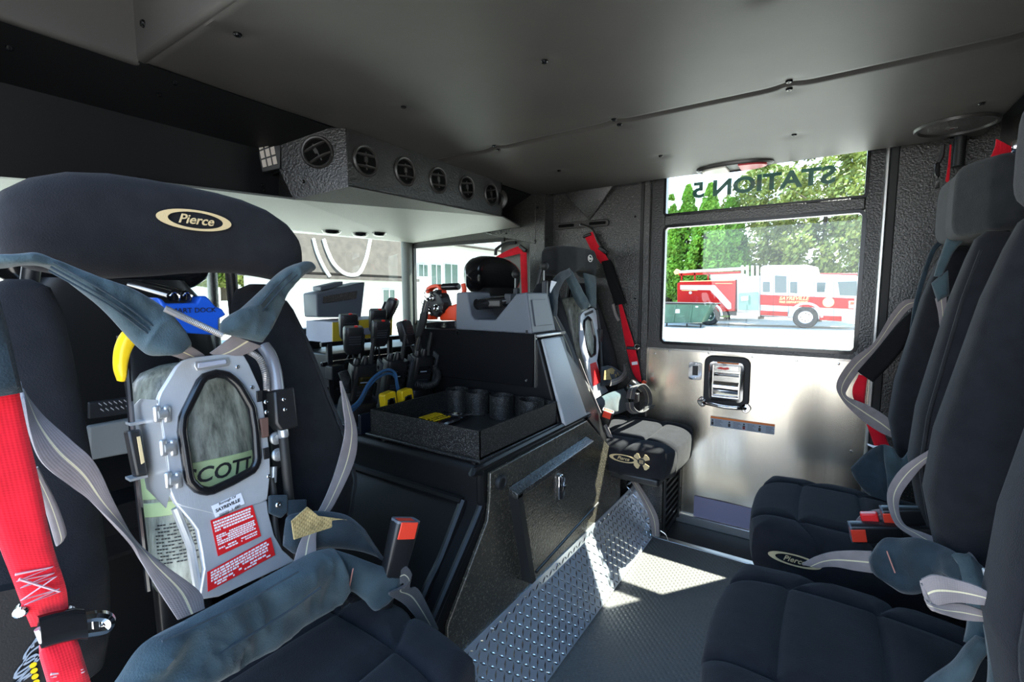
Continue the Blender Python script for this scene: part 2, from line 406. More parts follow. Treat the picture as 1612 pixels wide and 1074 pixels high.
# ================================================================ the cab shell
def S(name, mb, m, parent=None, **k):
    return obj(name, mb, m, parent, kind=None if parent else 'structure', **k)
YD = 2.39
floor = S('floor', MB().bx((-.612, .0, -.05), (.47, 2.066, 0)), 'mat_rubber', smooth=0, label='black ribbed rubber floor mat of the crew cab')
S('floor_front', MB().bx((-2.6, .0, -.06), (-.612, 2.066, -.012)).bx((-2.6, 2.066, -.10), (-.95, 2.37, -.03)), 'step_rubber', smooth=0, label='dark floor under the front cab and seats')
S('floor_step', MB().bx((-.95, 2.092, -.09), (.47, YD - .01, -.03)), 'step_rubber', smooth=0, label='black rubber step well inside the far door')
tr = S('trim_1', MB().bx((-.612, 2.066, -.05), (.47, 2.096, .004)), 'alu', bevel=.003, label='bright aluminium nosing at the edge of the floor mat')
S('trim_2', MB().bx((-.62, 2.345, -.03), (.16, 2.362, .012)), 'alu', bevel=.002, label='thin aluminium sill strip below the far door')

# ---- headliner: padded panels with tuft dents at the screws
SCREWS = [(-1.073, .553), (-.588, 1.016), (-1.066, 1.019), (-.113, 1.458), (-.116, 1.513), (-.591, 1.460), (-.592, 1.511), (-.126, 1.939),
          (-.581, 1.93), (-1.021, 1.901), (-1.055, 1.459), (-1.072, 1.508), (.34, 1.932), (.33, 2.285), (-.13, 1.016), (.34, 1.016), (.34, 1.458), (.34, 1.513), (-.59, .553), (-.13, .553)]
def liner(x0, x1, y0, y1, z0, nx, ny, lip=.012):
    mb = MB(); idx = {}
    xs = [x0 + (x1 - x0) * i / nx for i in range(nx + 1)]; ys = [y0 + (y1 - y0) * j / ny for j in range(ny + 1)]
    vs = []
    for i, x in enumerate(xs):
        for j, y in enumerate(ys):
            z = z0 + .003 * mnoise.noise(V((x * 2.2, y * 2.2, 0)))
            for sx, sy in SCREWS:
                d2 = (x - sx) ** 2 + ((y - sy)) ** 2
                if d2 < .02: z += .0055 * math.exp(-d2 / .0009)
            e = min(x - x0, x1 - x, y - y0, y1 - y)
            if e < lip: z += (lip - e) ** 2 / lip * .8
            vs.append((x, y, z)); idx[i, j] = len(vs) - 1
    fs = [[idx[i, j], idx[i, j + 1], idx[i + 1, j + 1], idx[i + 1, j]] for i in range(nx) for j in range(ny)]
    n = len(vs)
    rim = [(i, 0) for i in range(nx)] + [(nx, j) for j in range(ny)] + [(i, ny) for i in range(nx, 0, -1)] + [(0, j) for j in range(ny, 0, -1)]
    for (i, j) in rim: vs.append((xs[i], ys[j], z0 + .04))
    for k in range(len(rim)):
        k2 = (k + 1) % len(rim); fs.append([idx[rim[k]], idx[rim[k2]], n + k2, n + k])
    fs.append([n + k for k in range(len(rim))])
    mb.add(vs, fs); return mb
ZC = 1.65
ceil = empty('ceiling', (-.45, 1.3, ZC), kind='structure', label='black padded headliner with tuft screws')
lp = obj('panel', liner(-1.385, .425, .486, 1.478, ZC, 150, 84), 'vinyl', ceil)
lp2 = obj('panel', liner(-1.385, .425, 1.484, 2.305, ZC, 150, 70), 'vinyl', ceil)
for sx, sy in SCREWS: screw(lp if sy < 1.48 else lp2, (sx, sy, ZC + .0045), (0, 0, -1), .0085)
# raised pocket over the near door
pk = empty('ceiling_pocket', (-.5, .2, ZC), kind='structure', label='raised roof pocket over the near door with padded sides')
fr_ = obj('pocket_side', MB().bx((-1.42, -.06, ZC - .004), (-1.386, .49, 1.95)), 'vinyl', pk, bevel=.012, seg=3)
sd_ = obj('pocket_side', MB().bx((-1.40, .478, ZC + .003), (.43, .505, 1.95)), 'vinyl', pk, bevel=.012, seg=3)
obj('pocket_roof', MB().bx((-1.42, -.06, 1.95), (.45, .5, 1.97)), 'vinyl', pk)
for p, n in (((-1.385, .41, 1.80), (1, 0, 0)), ((-1.385, .12, 1.80), (1, 0, 0))): screw(fr_, p, n, .009)
for p in ((-1.335, .477, 1.72), (-1.22, .477, 1.79), (-.9, .477, 1.79), (-.5, .477, 1.79)): screw(sd_, p, (0, -1, 0), .009)
S('roof', MB().bx((-2.9, -.06, 1.975), (.52, 2.42, 2.01)), 'vinyl_dark', smooth=0, label='roof skin above the headliner')
# ---- header board between crew cab and front cab
hd = S('wall_front', MB().loft([[V((-1.388, y, 1.652)), V((-1.56, y, 1.575)), V((-1.59, y, zb)), V((-1.62, y, zb)), V((-1.62, y, 1.70)), V((-1.388, y, 1.70))] for y, zb in ((-.02, 1.345), (.27, 1.372), (.93, 1.436), (.98, 1.50), (2.30, 1.50))]), 'vinyl_dark', smooth=20, label='black header board below the headliner')
for px, py in ((220, 283), (48, 165), (190, 165), (415, 195), (250, 148), (275, 130), (15, 75)):
    q_ = rp(px, py, (-1.388, 0, 1.652), (.45, 0, -1)) if py < 150 or (px < 445 and 150 <= py < 185 and px > 240) else rx(px, py, -1.573)
    screw(hd, q_, (1, 0, -.4 if py < 150 else 0), .007)
fo_ = S('trim_14', MB().prism([(-1.36, 2.262, 1.386), (-1.36, 2.262, 1.66), (-1.90, 2.262, 1.66), (-1.90, 2.262, 1.50), (-1.80, 2.262, 1.49)], (0, .09, 0)), 'hammer', bevel=.003, label='dark overhead panel along the far wall by the duct end')
for px, py in ((797, 368), (842, 380), (846, 327)): screw(fo_, ry(px, py, 2.261), (0, -1, 0), .006)
# ---- front cab
S('ceiling_front', MB().bx((-2.45, -.02, 1.505), (-1.63, 2.36, 1.53)), 'hammer_pale', smooth=0, label='pale speckled ceiling of the front cab')
S('wall_rear', MB().bx((.47, -.06, -.1), (.52, 2.42, 1.975)), 'hammer', smooth=0, label='black rear wall of the crew cab')
S('wall_near', MB().bx((-1.65, -.06, -.1), (-1.02, -.02, 1.975)).bx((.30, -.06, -.1), (.52, -.02, 1.975)).bx((-2.45, -.06, -.1), (-1.65, -.02, .95)).bx((-2.45, -.06, 1.43), (-1.65, -.02, 1.975)), 'hammer', smooth=0, label='black near side wall around the open door')
# far side wall, split by the door
wf = S('wall_far', MB().bx((-1.33, YD - .03, -.1), (-.80, YD + .03, 1.975)), 'hammer', smooth=0, label='black speckled side wall panel behind the far rear-facing seat')
for px, py in ((1000, 341), (880, 352), (1000, 470), (1000, 560)): screw(wf, ry(px, py, YD - .031), (0, -1, 0), .005)
S('wall_far_rear', MB().bx((.20, YD - .035, -.1), (.47, YD + .03, 1.975)), 'hammer', smooth=0, label='black wall panel between far door and rear wall')
S('wall_far_front', MB().bx((-2.46, YD - .03, -.1), (-1.62, YD + .03, .93)).bx((-2.46, YD - .03, 1.435), (-1.33, YD + .03, 1.975)).bx((-1.66, YD - .03, -.1), (-1.33, YD + .03, 1.44)), 'hammer_pale', smooth=0, label='pale speckled front door panel around the far front window')
# B pillar boxes between header and side wall
pl = S('trim_3', MB().bx((-1.40, 2.265, .4), (-1.30, 2.362, 1.66)), 'hammer', bevel=.004, label='black pillar cover left of the belt anchor')
for z in (1.56, 1.41): screw(pl, (-1.299, 2.285, z), (1, 0, 0), .005)
S('trim_4', MB().prism([(-1.22, 2.31, 1.66), (-.93, 2.31, 1.66), (-1.08, 2.36, 1.50)], (.0, .02, 0)).bx((-1.385, 2.22, 1.655), (-.75, 2.36, 1.70)), 'hammer', bevel=.003, label='angled black filler panel under the headliner corner')
# door jambs
for nm, x0, x1, m, lb in (('trim_5', -.80, -.783, 'rubber', 'dark rubber door seal left of the far door'), ('trim_6', -.783, -.748, 'hammer', 'vertical black door post left of the far door'),
                      ('trim_7', .158, .172, 'alu', 'thin bright seal strip right of the far door'), ('trim_8', .172, .20, 'rubber', 'dark rubber seal right of the far door')):
    S(nm, MB().bx((x0, 2.345 if nm == 'trim_6' else 2.352, -.03), (x1, 2.42, 1.9)), m, bevel=.004, label=lb)

# ================================================================ far door
D = empty('door_1', (-.29, YD, 0), kind='structure', label='far crew door with big window and brushed steel lower panel')
yf = YD - .025
dl, dr, dz0, dz1 = -.747, .158, .0, 1.88
wl, wr, wz0, wz1, wz2, wz3 = -.684, .106, .866, 1.440, 1.49, 1.82
fm = MB().bx((dl, yf, .835), (wl, YD + .03, dz1)).bx((wr, yf, .835), (dr, YD + .03, dz1)).bx((wl, yf, .835), (wr, YD + .03, wz0)).bx((wl, yf, wz3), (wr, YD + .03, dz1))
obj('door_frame', fm, 'hammer_coarse', D, smooth=0)
obj('window_bar', MB().bx((wl, yf - .006, wz1), (wr, YD + .02, wz2)), 'hammer', D, bevel=.006)
obj('window_pane', MB().bx((wl, YD + .002, wz0), (wr, YD + .008, wz1)), 'glass', D, smooth=0, label='large clear door window pane')
up = obj('window_pane', MB().bx((wl, YD + .002, wz2), (wr, YD + .008, wz3)), 'glass', D, smooth=0, label='upper door window pane lettered station 5')
def ring(mb, x0, x1, z0, z1, r, w, ya, yb):
    a = rrect(x1 - x0, z1 - z0, r); b = rrect(x1 - x0 - 2 * w, z1 - z0 - 2 * w, max(r - w, .002)); cx, cz = (x0 + x1) / 2, (z0 + z1) / 2
    P = lambda q, y: [V((cx + p[0], y, cz + p[1])) for p in q]
    return mb.loft([P(a, yb), P(a, ya), P(b, ya), P(b, yb)], close=True)
obj('window_seal', ring(MB(), wl - .006, wr + .006, wz0 - .006, wz1 + .004, .03, .014, yf - .006, YD + .004), 'rubber_gloss', D)
obj('window_seal', ring(MB(), wl - .006, wr + .006, wz2 - .004, wz3, .02, .012, yf - .004, YD + .004), 'rubber_gloss', D)
# lettering is on the outside of the pane, read from outside
obj('lettering', text_mb('STATION 5', .098, (-.283, YD + .0095, 1.597), (-1, 0, 0), (0, 0, 1), .0005, bold=.0032).move(MX.Translation((-.283, 0, 0)) @ MX.Scale(1.17, 4, (1, 0, 0)) @ MX.Translation((.283, 0, 0))), 'green_letter', up, label='dark green lettering reading station 5 seen mirrored')
# brushed steel lower skin, very slightly wavy
st = MB(); nx, nz = 48, 8; vs = []
for i in range(nx + 1):
    for j in range(nz + 1):
        x = dl + (dr - dl) * i / nx; z = .012 + (.835 - .012) * j / nz
        y = yf - .002 + .0016 * math.sin(x * 14 + 1.2) + .0012 * math.sin(x * 31 + z * 2) + .001 * mnoise.noise(V((x * 5, z * 2, 3)))
        vs.append((x, y, z))
st.add(vs, [[i * (nz + 1) + j, (i + 1) * (nz + 1) + j, (i + 1) * (nz + 1) + j + 1, i * (nz + 1) + j + 1] for i in range(nx) for j in range(nz)])
skin = obj('steel_panel', st, 'door_steel', D)
obj('panel_backing', MB().bx((dl, yf + .004, .0), (dr, YD + .03, .835)), 'steel', D, smooth=0)
obj('panel_edge', MB().bx((dl, yf - .006, .830), (dr, yf, .840)), 'steel', D, smooth=0)
for px, py in ((1054, 553), (1116, 556), (1185, 562), (1254, 568), (1320, 573), (1031, 557), (1031, 614)):
    screw(skin, ry(px, py, yf - .004), (0, -1, 0), .0055, 'screw_steel')
screw(skin, ry(1340, 711, yf - .003), (0, -1, 0), .006, 'screw_steel')
obj('kick_film', MB().bx((-.495, yf - .009, .014), (.05, yf - .0075, .118)), 'kick_violet', D, smooth=0, label='pale violet protective film strip along door bottom')
# paddle latch
yl = yf - .004
lt = obj('latch_gasket', MB().prism([(-.372 + a, yl, .702 + b) for a, b in rrect(.198, .236, .035)], (0, -.012, 0)), 'rubber', D, bevel=.004, label='black rubber gasket of the paddle latch')
obj('latch_bezel', ring(MB(), -.449, -.295, .608, .796, .022, .018, yl - .022, yl - .010), 'chrome', lt, bevel=.003)
obj('latch_tray', MB().bx((-.433, yl - .013, .622), (-.311, yl - .011, .782)), 'steel', lt, smooth=0)
pd = []
for k, (z, d) in enumerate(((.632, .018), (.650, .026), (.680, .030), (.695, .022), (.702, .012), (.722, .010), (.735, .020), (.742, .014))): pd.append([V((-.425, yl - d, z)), V((-.318, yl - d, z)), V((-.318, yl - .004, z)), V((-.425, yl - .004, z))])
obj('latch_paddle', MB().loft(pd), 'chrome', lt, smooth=60)
obj('lock_tab', MB().bx((-.425, yl - .017, .752), (-.318, yl - .012, .776)), 'steel', lt, bevel=.002)
obj('lock_arrow', MB().prism([(-.415 + a, yl - .0175, .764 + b) for a, b in ((0, -.002), (.018, .006), (.03, .003), (.05, .006), (.056, -.002), (.04, -.007), (.018, -.006))], (0, -.002, 0)), 'red_plastic', lt, label='small red lock indicator')
obj('warning_sticker', MB().bx((-.412, yl - .0225, .787), (-.32, yl - .0222, .793)), 'label_orange', lt, smooth=0, label='orange warning strip')
# window switch
sw = obj('switch_plate', MB().prism([(-.513 + a, yl, .738 + b) for a, b in rrect(.062, .086, .012)], (0, -.004, 0)), 'chrome', D, bevel=.001)
obj('rocker_switch', MB().bx((-.524, yl - .012, .718), (-.500, yl - .004, .764)), 'black_plastic', sw, bevel=.002)
for z in (.773, .705): screw(sw, (-.512, yl - .004, z), (0, -1, 0), .0045, 'screw_steel')
# grab handle
gb = obj('grab_handle', MB().tube(spline([ry(1106, 633, yl - .004), ry(1113, 635, yl - .04), ry(1140, 641, yl - .05), ry(1165, 643, yl - .045), ry(1174, 643, yl - .004)], 6), .0085, 12), 'chrome', D, label='chrome grab handle')
for px, py in ((1106, 632), (1174, 642)):
    c = ry(px, py, yl)
    pts = [V((math.cos(a) * (.016 + .007 * abs(math.cos(a))), 0, math.sin(a) * (.016 + .010 * abs(math.sin(a))))) + c for a in [2 * math.pi * k / 24 for k in range(24)]]
    fo = obj('handle_foot', MB().prism(pts, (0, -.012, 0)), 'chrome', gb, bevel=.004)
    for dz in (.014, -.014): screw(fo, c + V((0, -.012, dz)), (0, -1, 0), .005, 'screw_steel')
# safety label strip
ls = obj('safety_label', MB().bx((-.435, yl - .0012, .480), (-.166, yl, .527)), 'label_grey', D, smooth=0, label='long grey safety label with orange heading')
obj('label_heading', MB().bx((-.435, yl - .0016, .518), (-.166, yl - .0012, .527)), 'label_orange', ls, smooth=0)
mbt = MB()
for x0, n in ((-.415, 5), (-.335, 5), (-.275, 5), (-.20, 5)):
    for k in range(n): mbt.bx((x0, yl - .0016, .485 + k * .0062), (x0 + .034 - .006 * (k % 3), yl - .0012, .4865 + k * .0062))
for x in (-.426, -.352, -.29, -.225):
    mbt.lathe([(.004, 0), (.004, .0004)], (x, yl - .0012, .508), (0, -1, 0), 10); mbt.bx((x - .005, yl - .0016, .486), (x + .005, yl - .0012, .502))
obj('label_print', mbt, 'print_black', ls, smooth=0)
obj('prohibition_ring', MB().lathe([(.006, 0), (.006, .0005), (.0045, .0005), (.0045, 0)], (-.290, yl - .0014, .490), (0, -1, 0), 16), 'label_red', ls)

# ================================================================ windscreen
S('window_1', MB().prism([(-2.74, 1.24, .8), (-2.47, 2.32, .8), (-2.47, 2.32, 1.49), (-2.74, 1.24, 1.49)], (-.006, 0, 0)), 'tint_glass', smooth=0, label='right half of the windscreen')
S('window_2', MB().prism([(-2.74, 1.20, .8), (-2.47, .10, .8), (-2.47, .10, 1.49), (-2.74, 1.20, 1.49)], (-.006, 0, 0)), 'tint_glass', smooth=0, label='left half of the windscreen')
S('window_3', MB().bx((-2.40, YD, .92), (-1.64, YD + .006, 1.44)), 'tint_glass', smooth=0, label='far front door window')
S('trim_9', MB().tube([(-2.76, 1.22, .78), (-2.76, 1.22, 1.5)], .026, 10), 'hammer', label='centre post of the windscreen')
S('trim_10', MB().loft([sup((-2.435, 2.345, z), (1, 0, 0), (0, 1, 0), .042, .045, 16, 3) for z in (.7, 1.0, 1.3, 1.5)]), 'hammer_pale', label='far windscreen pillar with rubber seals')
S('trim_11', MB().bx((-2.405, YD - .045, .9), (-2.385, YD - .02, 1.45)).bx((-2.40, YD - .045, 1.425), (-1.63, YD - .02, 1.447)), 'rubber', smooth=0, label='black rubber channel round the far front window')
S('trim_12', MB().prism([(-2.78, 1.22, 1.475), (-2.49, 2.34, 1.475), (-2.40, 2.34, 1.475), (-2.64, 1.22, 1.475), (-2.40, .08, 1.475), (-2.49, .08, 1.475)], (0, 0, .06)), 'hammer', smooth=0, label='header rail above the windscreen')
S('trim_13', MB().tube([(-2.46, .09, .78), (-2.46, .09, 1.5)], .04, 10), 'hammer', label='near windscreen pillar')
S('wall_front_low', MB().prism([(-2.80, 1.22, -.1), (-2.52, 2.36, -.1), (-2.44, 2.36, -.1), (-2.70, 1.22, -.1), (-2.44, .0, -.1), (-2.52, .0, -.1)], (0, 0, .92)), 'hammer', smooth=0, label='front wall of the cab below the windscreen')
# ================================================================ engine tunnel
EC = empty('engine_cover', (-1.4, 1.3, 0), 'black padded engine cover between the seats with a hatch in its rear panel', 'engine cover')
XT = -.735
sec = [(.73, -.01), (.745, .28), (.775, .335), (.945, .52), (.958, .56), (.958, .632), (.972, .648), (1.585, .648), (1.605, .635), (1.93, .40), (1.955, .36), (1.96, -.01)]
obj('padded_cover', MB().loft([[V((x, y, z)) for y, z in sec] for x in (XT, -2.3)]), 'vinyl_dark', EC, bevel=.012, seg=3)
edge = spline([(XT - .004, y - .004 if i < 6 else y, z + (.004 if i >= 6 else 0)) for i, (y, z) in enumerate(sec[1:9])], 5)
obj('edge_piping', MB().tube(edge, .011, 8), 'vinyl_dark', EC)
obj('sewn_ridge', MB().tube(spline([(XT - .06, .945, .545), (-1.2, .945, .545), (-1.9, .945, .545)], 4), .012, 8), 'vinyl_dark', EC)
obj('sewn_ridge', MB().tube(spline([(XT - .06, .95, .545), (XT - .06, .86, .425), (XT - .055, .775, .33), (XT - .05, .742, .1)], 5), .012, 8), 'vinyl_dark', EC)
rpn = obj('rear_panel', MB().prism([(XT, y, z) for y, z in [(.80, .0), (.80, .30), (.965, .50), (.975, .56), (.978, .628), (1.585, .636), (1.60, .625), (1.925, .392), (1.95, .355), (1.95, .0)]], (.012, 0, 0)), 'hammer_lit', EC, bevel=.003)
xr = XT + .012
hp = [rx(a, b, xr) for a, b in ((803, 775), (922, 694), (937, 788), (828, 903))]
ht = obj('hatch', MB().prism(hp, (.012, 0, 0)), 'hammer_lit', EC, bevel=.003, label='black hammered hatch door')
tl, tr_, br, bl = hp
obj('top_flange', MB().loft([[p + V((0, 0, -.004)), p + V((.034, 0, -.012)), p + V((.034, 0, .006)), p + V((0, 0, .018))] for p in (tl + V((0, -.012, 0)), tr_)]), 'hammer', ht, bevel=.003)
obj('side_flange', MB().loft([[p + V((0, -.010, 0)), p + V((.034, -.010, 0)), p + V((.034, .012, 0)), p + V((0, .012, 0))] for p in (tl, bl + V((0, -.01, -.012)))]), 'rubber', ht)
obj('hinge_rod', MB().tube([bl + V((.012, .04, -.012)), br + V((.012, 0, -.008))], .005, 8), 'vent_plastic', ht)
lc = rx(880, 765, xr + .012)
la = obj('latch', MB().box(lc + V((.004, 0, -.002)), (.010, .026, .082)), 'chrome', ht, bevel=.003, label='chrome draw latch')
obj('latch_lever', MB().box(lc + V((.014, 0, -.018)), (.012, .018, .05), MX.Rotation(R(8), 3, 'Y')), 'black_gloss', la, bevel=.003)
obj('latch_hook', MB().tube(spline([lc + V((.014, -.007, .006)), lc + V((.018, -.006, .03)), lc + V((.014, 0, .036)), lc + V((.018, .006, .03)), lc + V((.014, .007, .006))], 4), .0028, 6), 'chrome', la)
screw(la, lc + V((.009, 0, .034)), (1, 0, 0), .005, 'screw_steel'); screw(la, lc + V((.009, 0, -.037)), (1, 0, 0), .004, 'screw_steel')
kc = rx(786, 759, xr)
kn = obj('knob', MB().lathe([(.020, 0), (.021, .006), (.019, .012), (.014, .014), (.013, .011), (.004, .010)], kc, (1, 0, 0), 22), 'rubber', EC, label='round black plug')

# ---- kick plate with raised treads
def tread_mb(o, u, v, w, nu, nv, pitch, skip=None):
    mb = MB()
    for i in range(nu):
        for j in range(nv):
            a = R(45) if (i + j) % 2 else R(-45)
            c = V(o) + V(u) * (i + .5) * pitch + V(v) * (j + .5) * pitch
            if skip and skip(c): continue
            d = V(u) * math.cos(a) + V(v) * math.sin(a); e = V(w).cross(d)
            L, B, H = pitch * .62, pitch * .17, pitch * .085
            mb.add([c - d * L, c + e * B, c + d * L, c - e * B, c - d * L * .35 + V(w) * H, c + d * L * .35 + V(w) * H], [(0, 1, 5, 4), (1, 2, 5), (2, 3, 4, 5), (3, 0, 4)])
    return mb
KP = empty('kick_plate', (-.66, 1.4, 0), 'bright diamond tread kick plate sloping from engine cover to floor mat', 'kick plate')
x0, z0, x1, z1 = -.606, .003, -.718, .166
prof = [(x0, z0), (x1, z1), (x1 - .002, .20), (x1 - .006, .20), (x1 - .005, z1 - .002), (x0 - .004, z0 - .002)]
obj('plate', MB().loft([[V((x, y, z)) for x, z in prof] for y in (.70, 2.07)]), 'diamond', KP, smooth=0)
sv = V((x1 - x0, 0, z1 - z0)); sl = sv.length; sv.normalize(); sn = V((-sv.z, 0, sv.x)); sn = sn if sn.x > 0 else -sn
pt = sl / 9
obj('tread', tread_mb((x0, .70, z0), (0, 1, 0), sv, sn, int(1.37 / pt), 9, pt), 'tread_metal', KP, smooth=25, kind='stuff')
obj('tread', tread_mb((x1 - .0005, .70, z1 + .002), (0, 1, 0), (0, 0, 1), (1, 0, 0), int(1.37 / pt), 1, pt), 'tread_metal', KP, smooth=25, kind='stuff')
for y in (.98, 1.35, 1.72, 2.02): screw(KP, (x1 + .001, y, .186), (1, 0, 0), .006, 'screw_steel')
RP = empty('riser_plate', (-.66, 2.08, 0), 'dark shaded diamond tread riser below the far seat belt strap', 'tread plate')
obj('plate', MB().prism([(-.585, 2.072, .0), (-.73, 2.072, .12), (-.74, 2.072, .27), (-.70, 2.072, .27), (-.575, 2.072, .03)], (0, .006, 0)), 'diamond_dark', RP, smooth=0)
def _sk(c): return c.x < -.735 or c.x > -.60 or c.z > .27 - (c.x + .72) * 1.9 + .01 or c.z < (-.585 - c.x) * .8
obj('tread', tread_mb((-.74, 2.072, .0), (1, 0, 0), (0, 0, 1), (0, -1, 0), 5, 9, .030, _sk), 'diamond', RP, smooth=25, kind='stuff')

# ================================================================ tray with cup holders on the tunnel
TZ = .664
TY = empty('tray', (-.97, 1.17, TZ), 'black speckled equipment tray with four cup holders on the engine cover', 'tray')
ax, bx2, ay, by = -1.185, -.748, .962, 1.392
w = .005
tm = MB().bx((ax, ay, TZ), (bx2, by, TZ + .005))
for a, b in (((ax, ay), (bx2, ay + w)), ((ax, by - w), (bx2, by)), ((ax, ay), (ax + w, by)), ((bx2 - w, ay), (bx2, by))): tm.bx((*a, TZ), (*b, .742))
obj('pan', tm, 'speckle_black', TY, smooth=0)
obj('base_plate', MB().bx((ax - .02, ay - .006, .656), (bx2 + .006, by + .035, TZ)), 'speckle_black', TY, bevel=.002)
for x in (ax + .05, bx2 - .025):
    for y in (ay + .01, by - .03): obj('standoff', MB().lathe([(.008, 0), (.008, .012)], (x, y, .646), (0, 0, 1), 12), 'black_plastic', TY)
for px, py in ((722, 612), (757, 616), (795, 621), (838, 629)):
    c = rz(px, py, .748); c.y = 1.342; c.z = 0
    prf = [(.043, TZ + .006), (.043, .750), (.0395, .750), (.0395, TZ + .012)]
    obj('cup_holder', MB().lathe([(r_, z) for r_, z in prf], c, (0, 0, 1), 28), 'speckle_black', TY)
# pouch lying in the tray
c = rz(700, 662, .684)
pm = []
for k, (a, s, h) in enumerate(((-.075, .3, .002), (-.07, 1, .010), (-.03, 1.02, .014), (.02, 1, .014), (.05, .95, .011), (.068, 1.05, .005), (.085, 1.1, .002))):
    pm.append(sup(c + V((-.02, a, 0)), (1, 0, .0), (0, 0, 1), .055 * s, h, 16, 2.6))
PO = empty('snack_pouch', (c.x, c.y, TZ + .005), 'yellow and black printed foil pouch lying in the tray', 'pouch')
obj('wrapper', MB().loft(pm).move(MX.Translation((0, 0, -.0015))), 'black_gloss', PO)
zt_ = c.z + .0135
for k, (a, b, tx, sz) in enumerate(((-.012, -.03, '', 0), )):
    obj('print_band', MB().bx((c.x - .065, c.y - .055, zt_ - .002), (c.x - .035, c.y + .025, zt_)), 'yellow_plastic', PO, smooth=0)
for j, (dx, sz) in enumerate(((-.025, .016), (-.008, .012), (.010, .016))):
    mbp = MB(); rnd = random.Random(j); y = -.06
    while y < .02: L = rnd.uniform(.008, .022); mbp.bx((c.x + dx - sz * .3, c.y + y, zt_ - .002), (c.x + dx + sz * .2, c.y + y + L, zt_ + .0003)); y += L + .005
    obj('print_line', mbp, 'yellow_plastic', PO, smooth=0)
obj('foil_end', MB().loft([sup(c + V((-.02 + random.uniform(-.004, .004), a, 0)), (1, 0, .1), (0, 0, 1), .058 * s, h, 14, 2) for a, s, h in ((.055, .95, .009), (.066, 1.05, .004), (.075, 1.0, .009), (.083, 1.12, .004), (.092, 1.08, .006), (.10, 1.1, .002))]), 'chrome', PO)

# ================================================================ raised console behind the tray
RC = empty('console', (-1.1, 1.5, .648), 'black carpeted raised console with pale slanted rear panel on the engine cover', 'console')
body = [(-.832, .952), (-.742, .650), (-1.42, .650), (-1.42, .952)]
obj('body', MB().loft([[V((x, y, z)) for x, z in body] for y in (1.408, 1.60)]), 'vinyl_dark', RC, bevel=.01, seg=3)
cp_ = obj('carpet_panel', MB().prism([(-.842, 1.40, .965), (-.852, 1.40, .778), (-1.38, 1.40, .775), (-1.40, 1.40, .965)], (0, .010, 0)), 'carpet_black', RC, bevel=.002)
obj('panel_edge', MB().bx((-.842, 1.399, .778), (-.838, 1.41, .966)), 'alu', RC, smooth=0)
screw(cp_, (-.875, 1.399, .80), (0, -1, 0), .006, 'screw_steel')
mS = MB().loft([[V((-.826, 1.410, .95)), V((-.826, 1.545, .95)), V((-.740, 1.60, .652)), V((-.738, 1.412, .652))], [V((-.815, 1.414, .95)), V((-.815, 1.540, .95)), V((-.726, 1.596, .652)), V((-.724, 1.416, .652))]])
obj('slanted_panel', mS, 'console_grey', RC, bevel=.006, seg=3, label='grey slanted rear panel')
obj('side_flank', MB().loft([[V((-.826, 1.545, .95)), V((-.742, 1.60, .652)), V((-.735, 1.955, .36)), V((-.80, 1.70, .80))], [V((-1.4, 1.545, .95)), V((-1.4, 1.60, .652)), V((-1.4, 1.955, .36)), V((-1.4, 1.70, .80))]]), 'vinyl_dark', RC, bevel=.01)
obj('top_rim', MB().bx((-.835, 1.397, .956), (-.822, 1.56, .966)), 'clip_metal', RC, bevel=.003)
obj('top_board', MB().bx((-1.42, 1.402, .952), (-.835, 1.62, .966)), 'black_plastic', RC, bevel=.002)

# ---- grey charging dock and torch
DK = empty('charging_dock', (-1.03, 1.48, .966), 'grey plastic charging dock with a notched side on the console', 'charging dock')
do = [ry(a, b, 1.402) for a, b in ((717, 519), (718, 461), (736, 459.5), (741, 496), (747, 503), (779, 504), (812, 463), (829, 460), (838, 526))]
do = [V((p.x, 1.402, max(p.z, .9665))) for p in do]
back = []
for p in do:
    t = (p.z - .966) / .15; q = p.copy(); q.y = 1.575 - .03 * t; back.append(q)
obj('cradle', MB().loft([do, back]), 'grey_plastic', DK, bevel=.006, seg=3)
obj('back_wall', MB().prism([(do[0].x, 1.56, .968), (do[0].x, 1.545, 1.10), (do[7].x, 1.545, 1.10), (do[8].x, 1.56, .968)], (0, .015, 0)), 'grey_plastic_dark', DK, bevel=.003)
e1, e2 = do[7], do[8]
inset = [e1.lerp(e2, .18) + V((.001, .025, 0)), e1.lerp(e2, .18) + V((.001, .12, 0)), e1.lerp(e2, .82) + V((.001, .145, 0)), e1.lerp(e2, .82) + V((.001, .025, 0))]
obj('end_plate', MB().prism(inset, (.003, 0, .0)), 'grey_plastic', DK, bevel=.001)
for px in (720, 829): obj('foot_slot', MB().bx(ry(px, 526, 1.4) + V((-.004, 0, -.0)), ry(px, 520, 1.4) + V((.004, .003, 0))), 'black_plastic', DK, smooth=0)
TO = empty('torch', ry(780, 480, 1.48) , 'black cylindrical torch resting in the notch of the grey dock', 'torch')
a_, b_ = ry(752, 480, 1.46), ry(800, 474, 1.50); dd = (b_ - a_)
obj('barrel', MB().lathe([(.012, -.02), (.031, -.018), (.033, -.006), (.026, 0), (.021, .004), (.021, dd.length)], a_, dd, 24), 'black_gloss', TO)
obj('switch_block', MB().box(b_ + V((.01, 0, .008)), (.03, .04, .04)), 'grey_plastic_dark', TO, bevel=.004)
obj('grip', MB().box(a_.lerp(b_, .55) + V((0, -.004, -.002)), (.085, .04, .03)), 'vent_plastic', TO, bevel=.006)

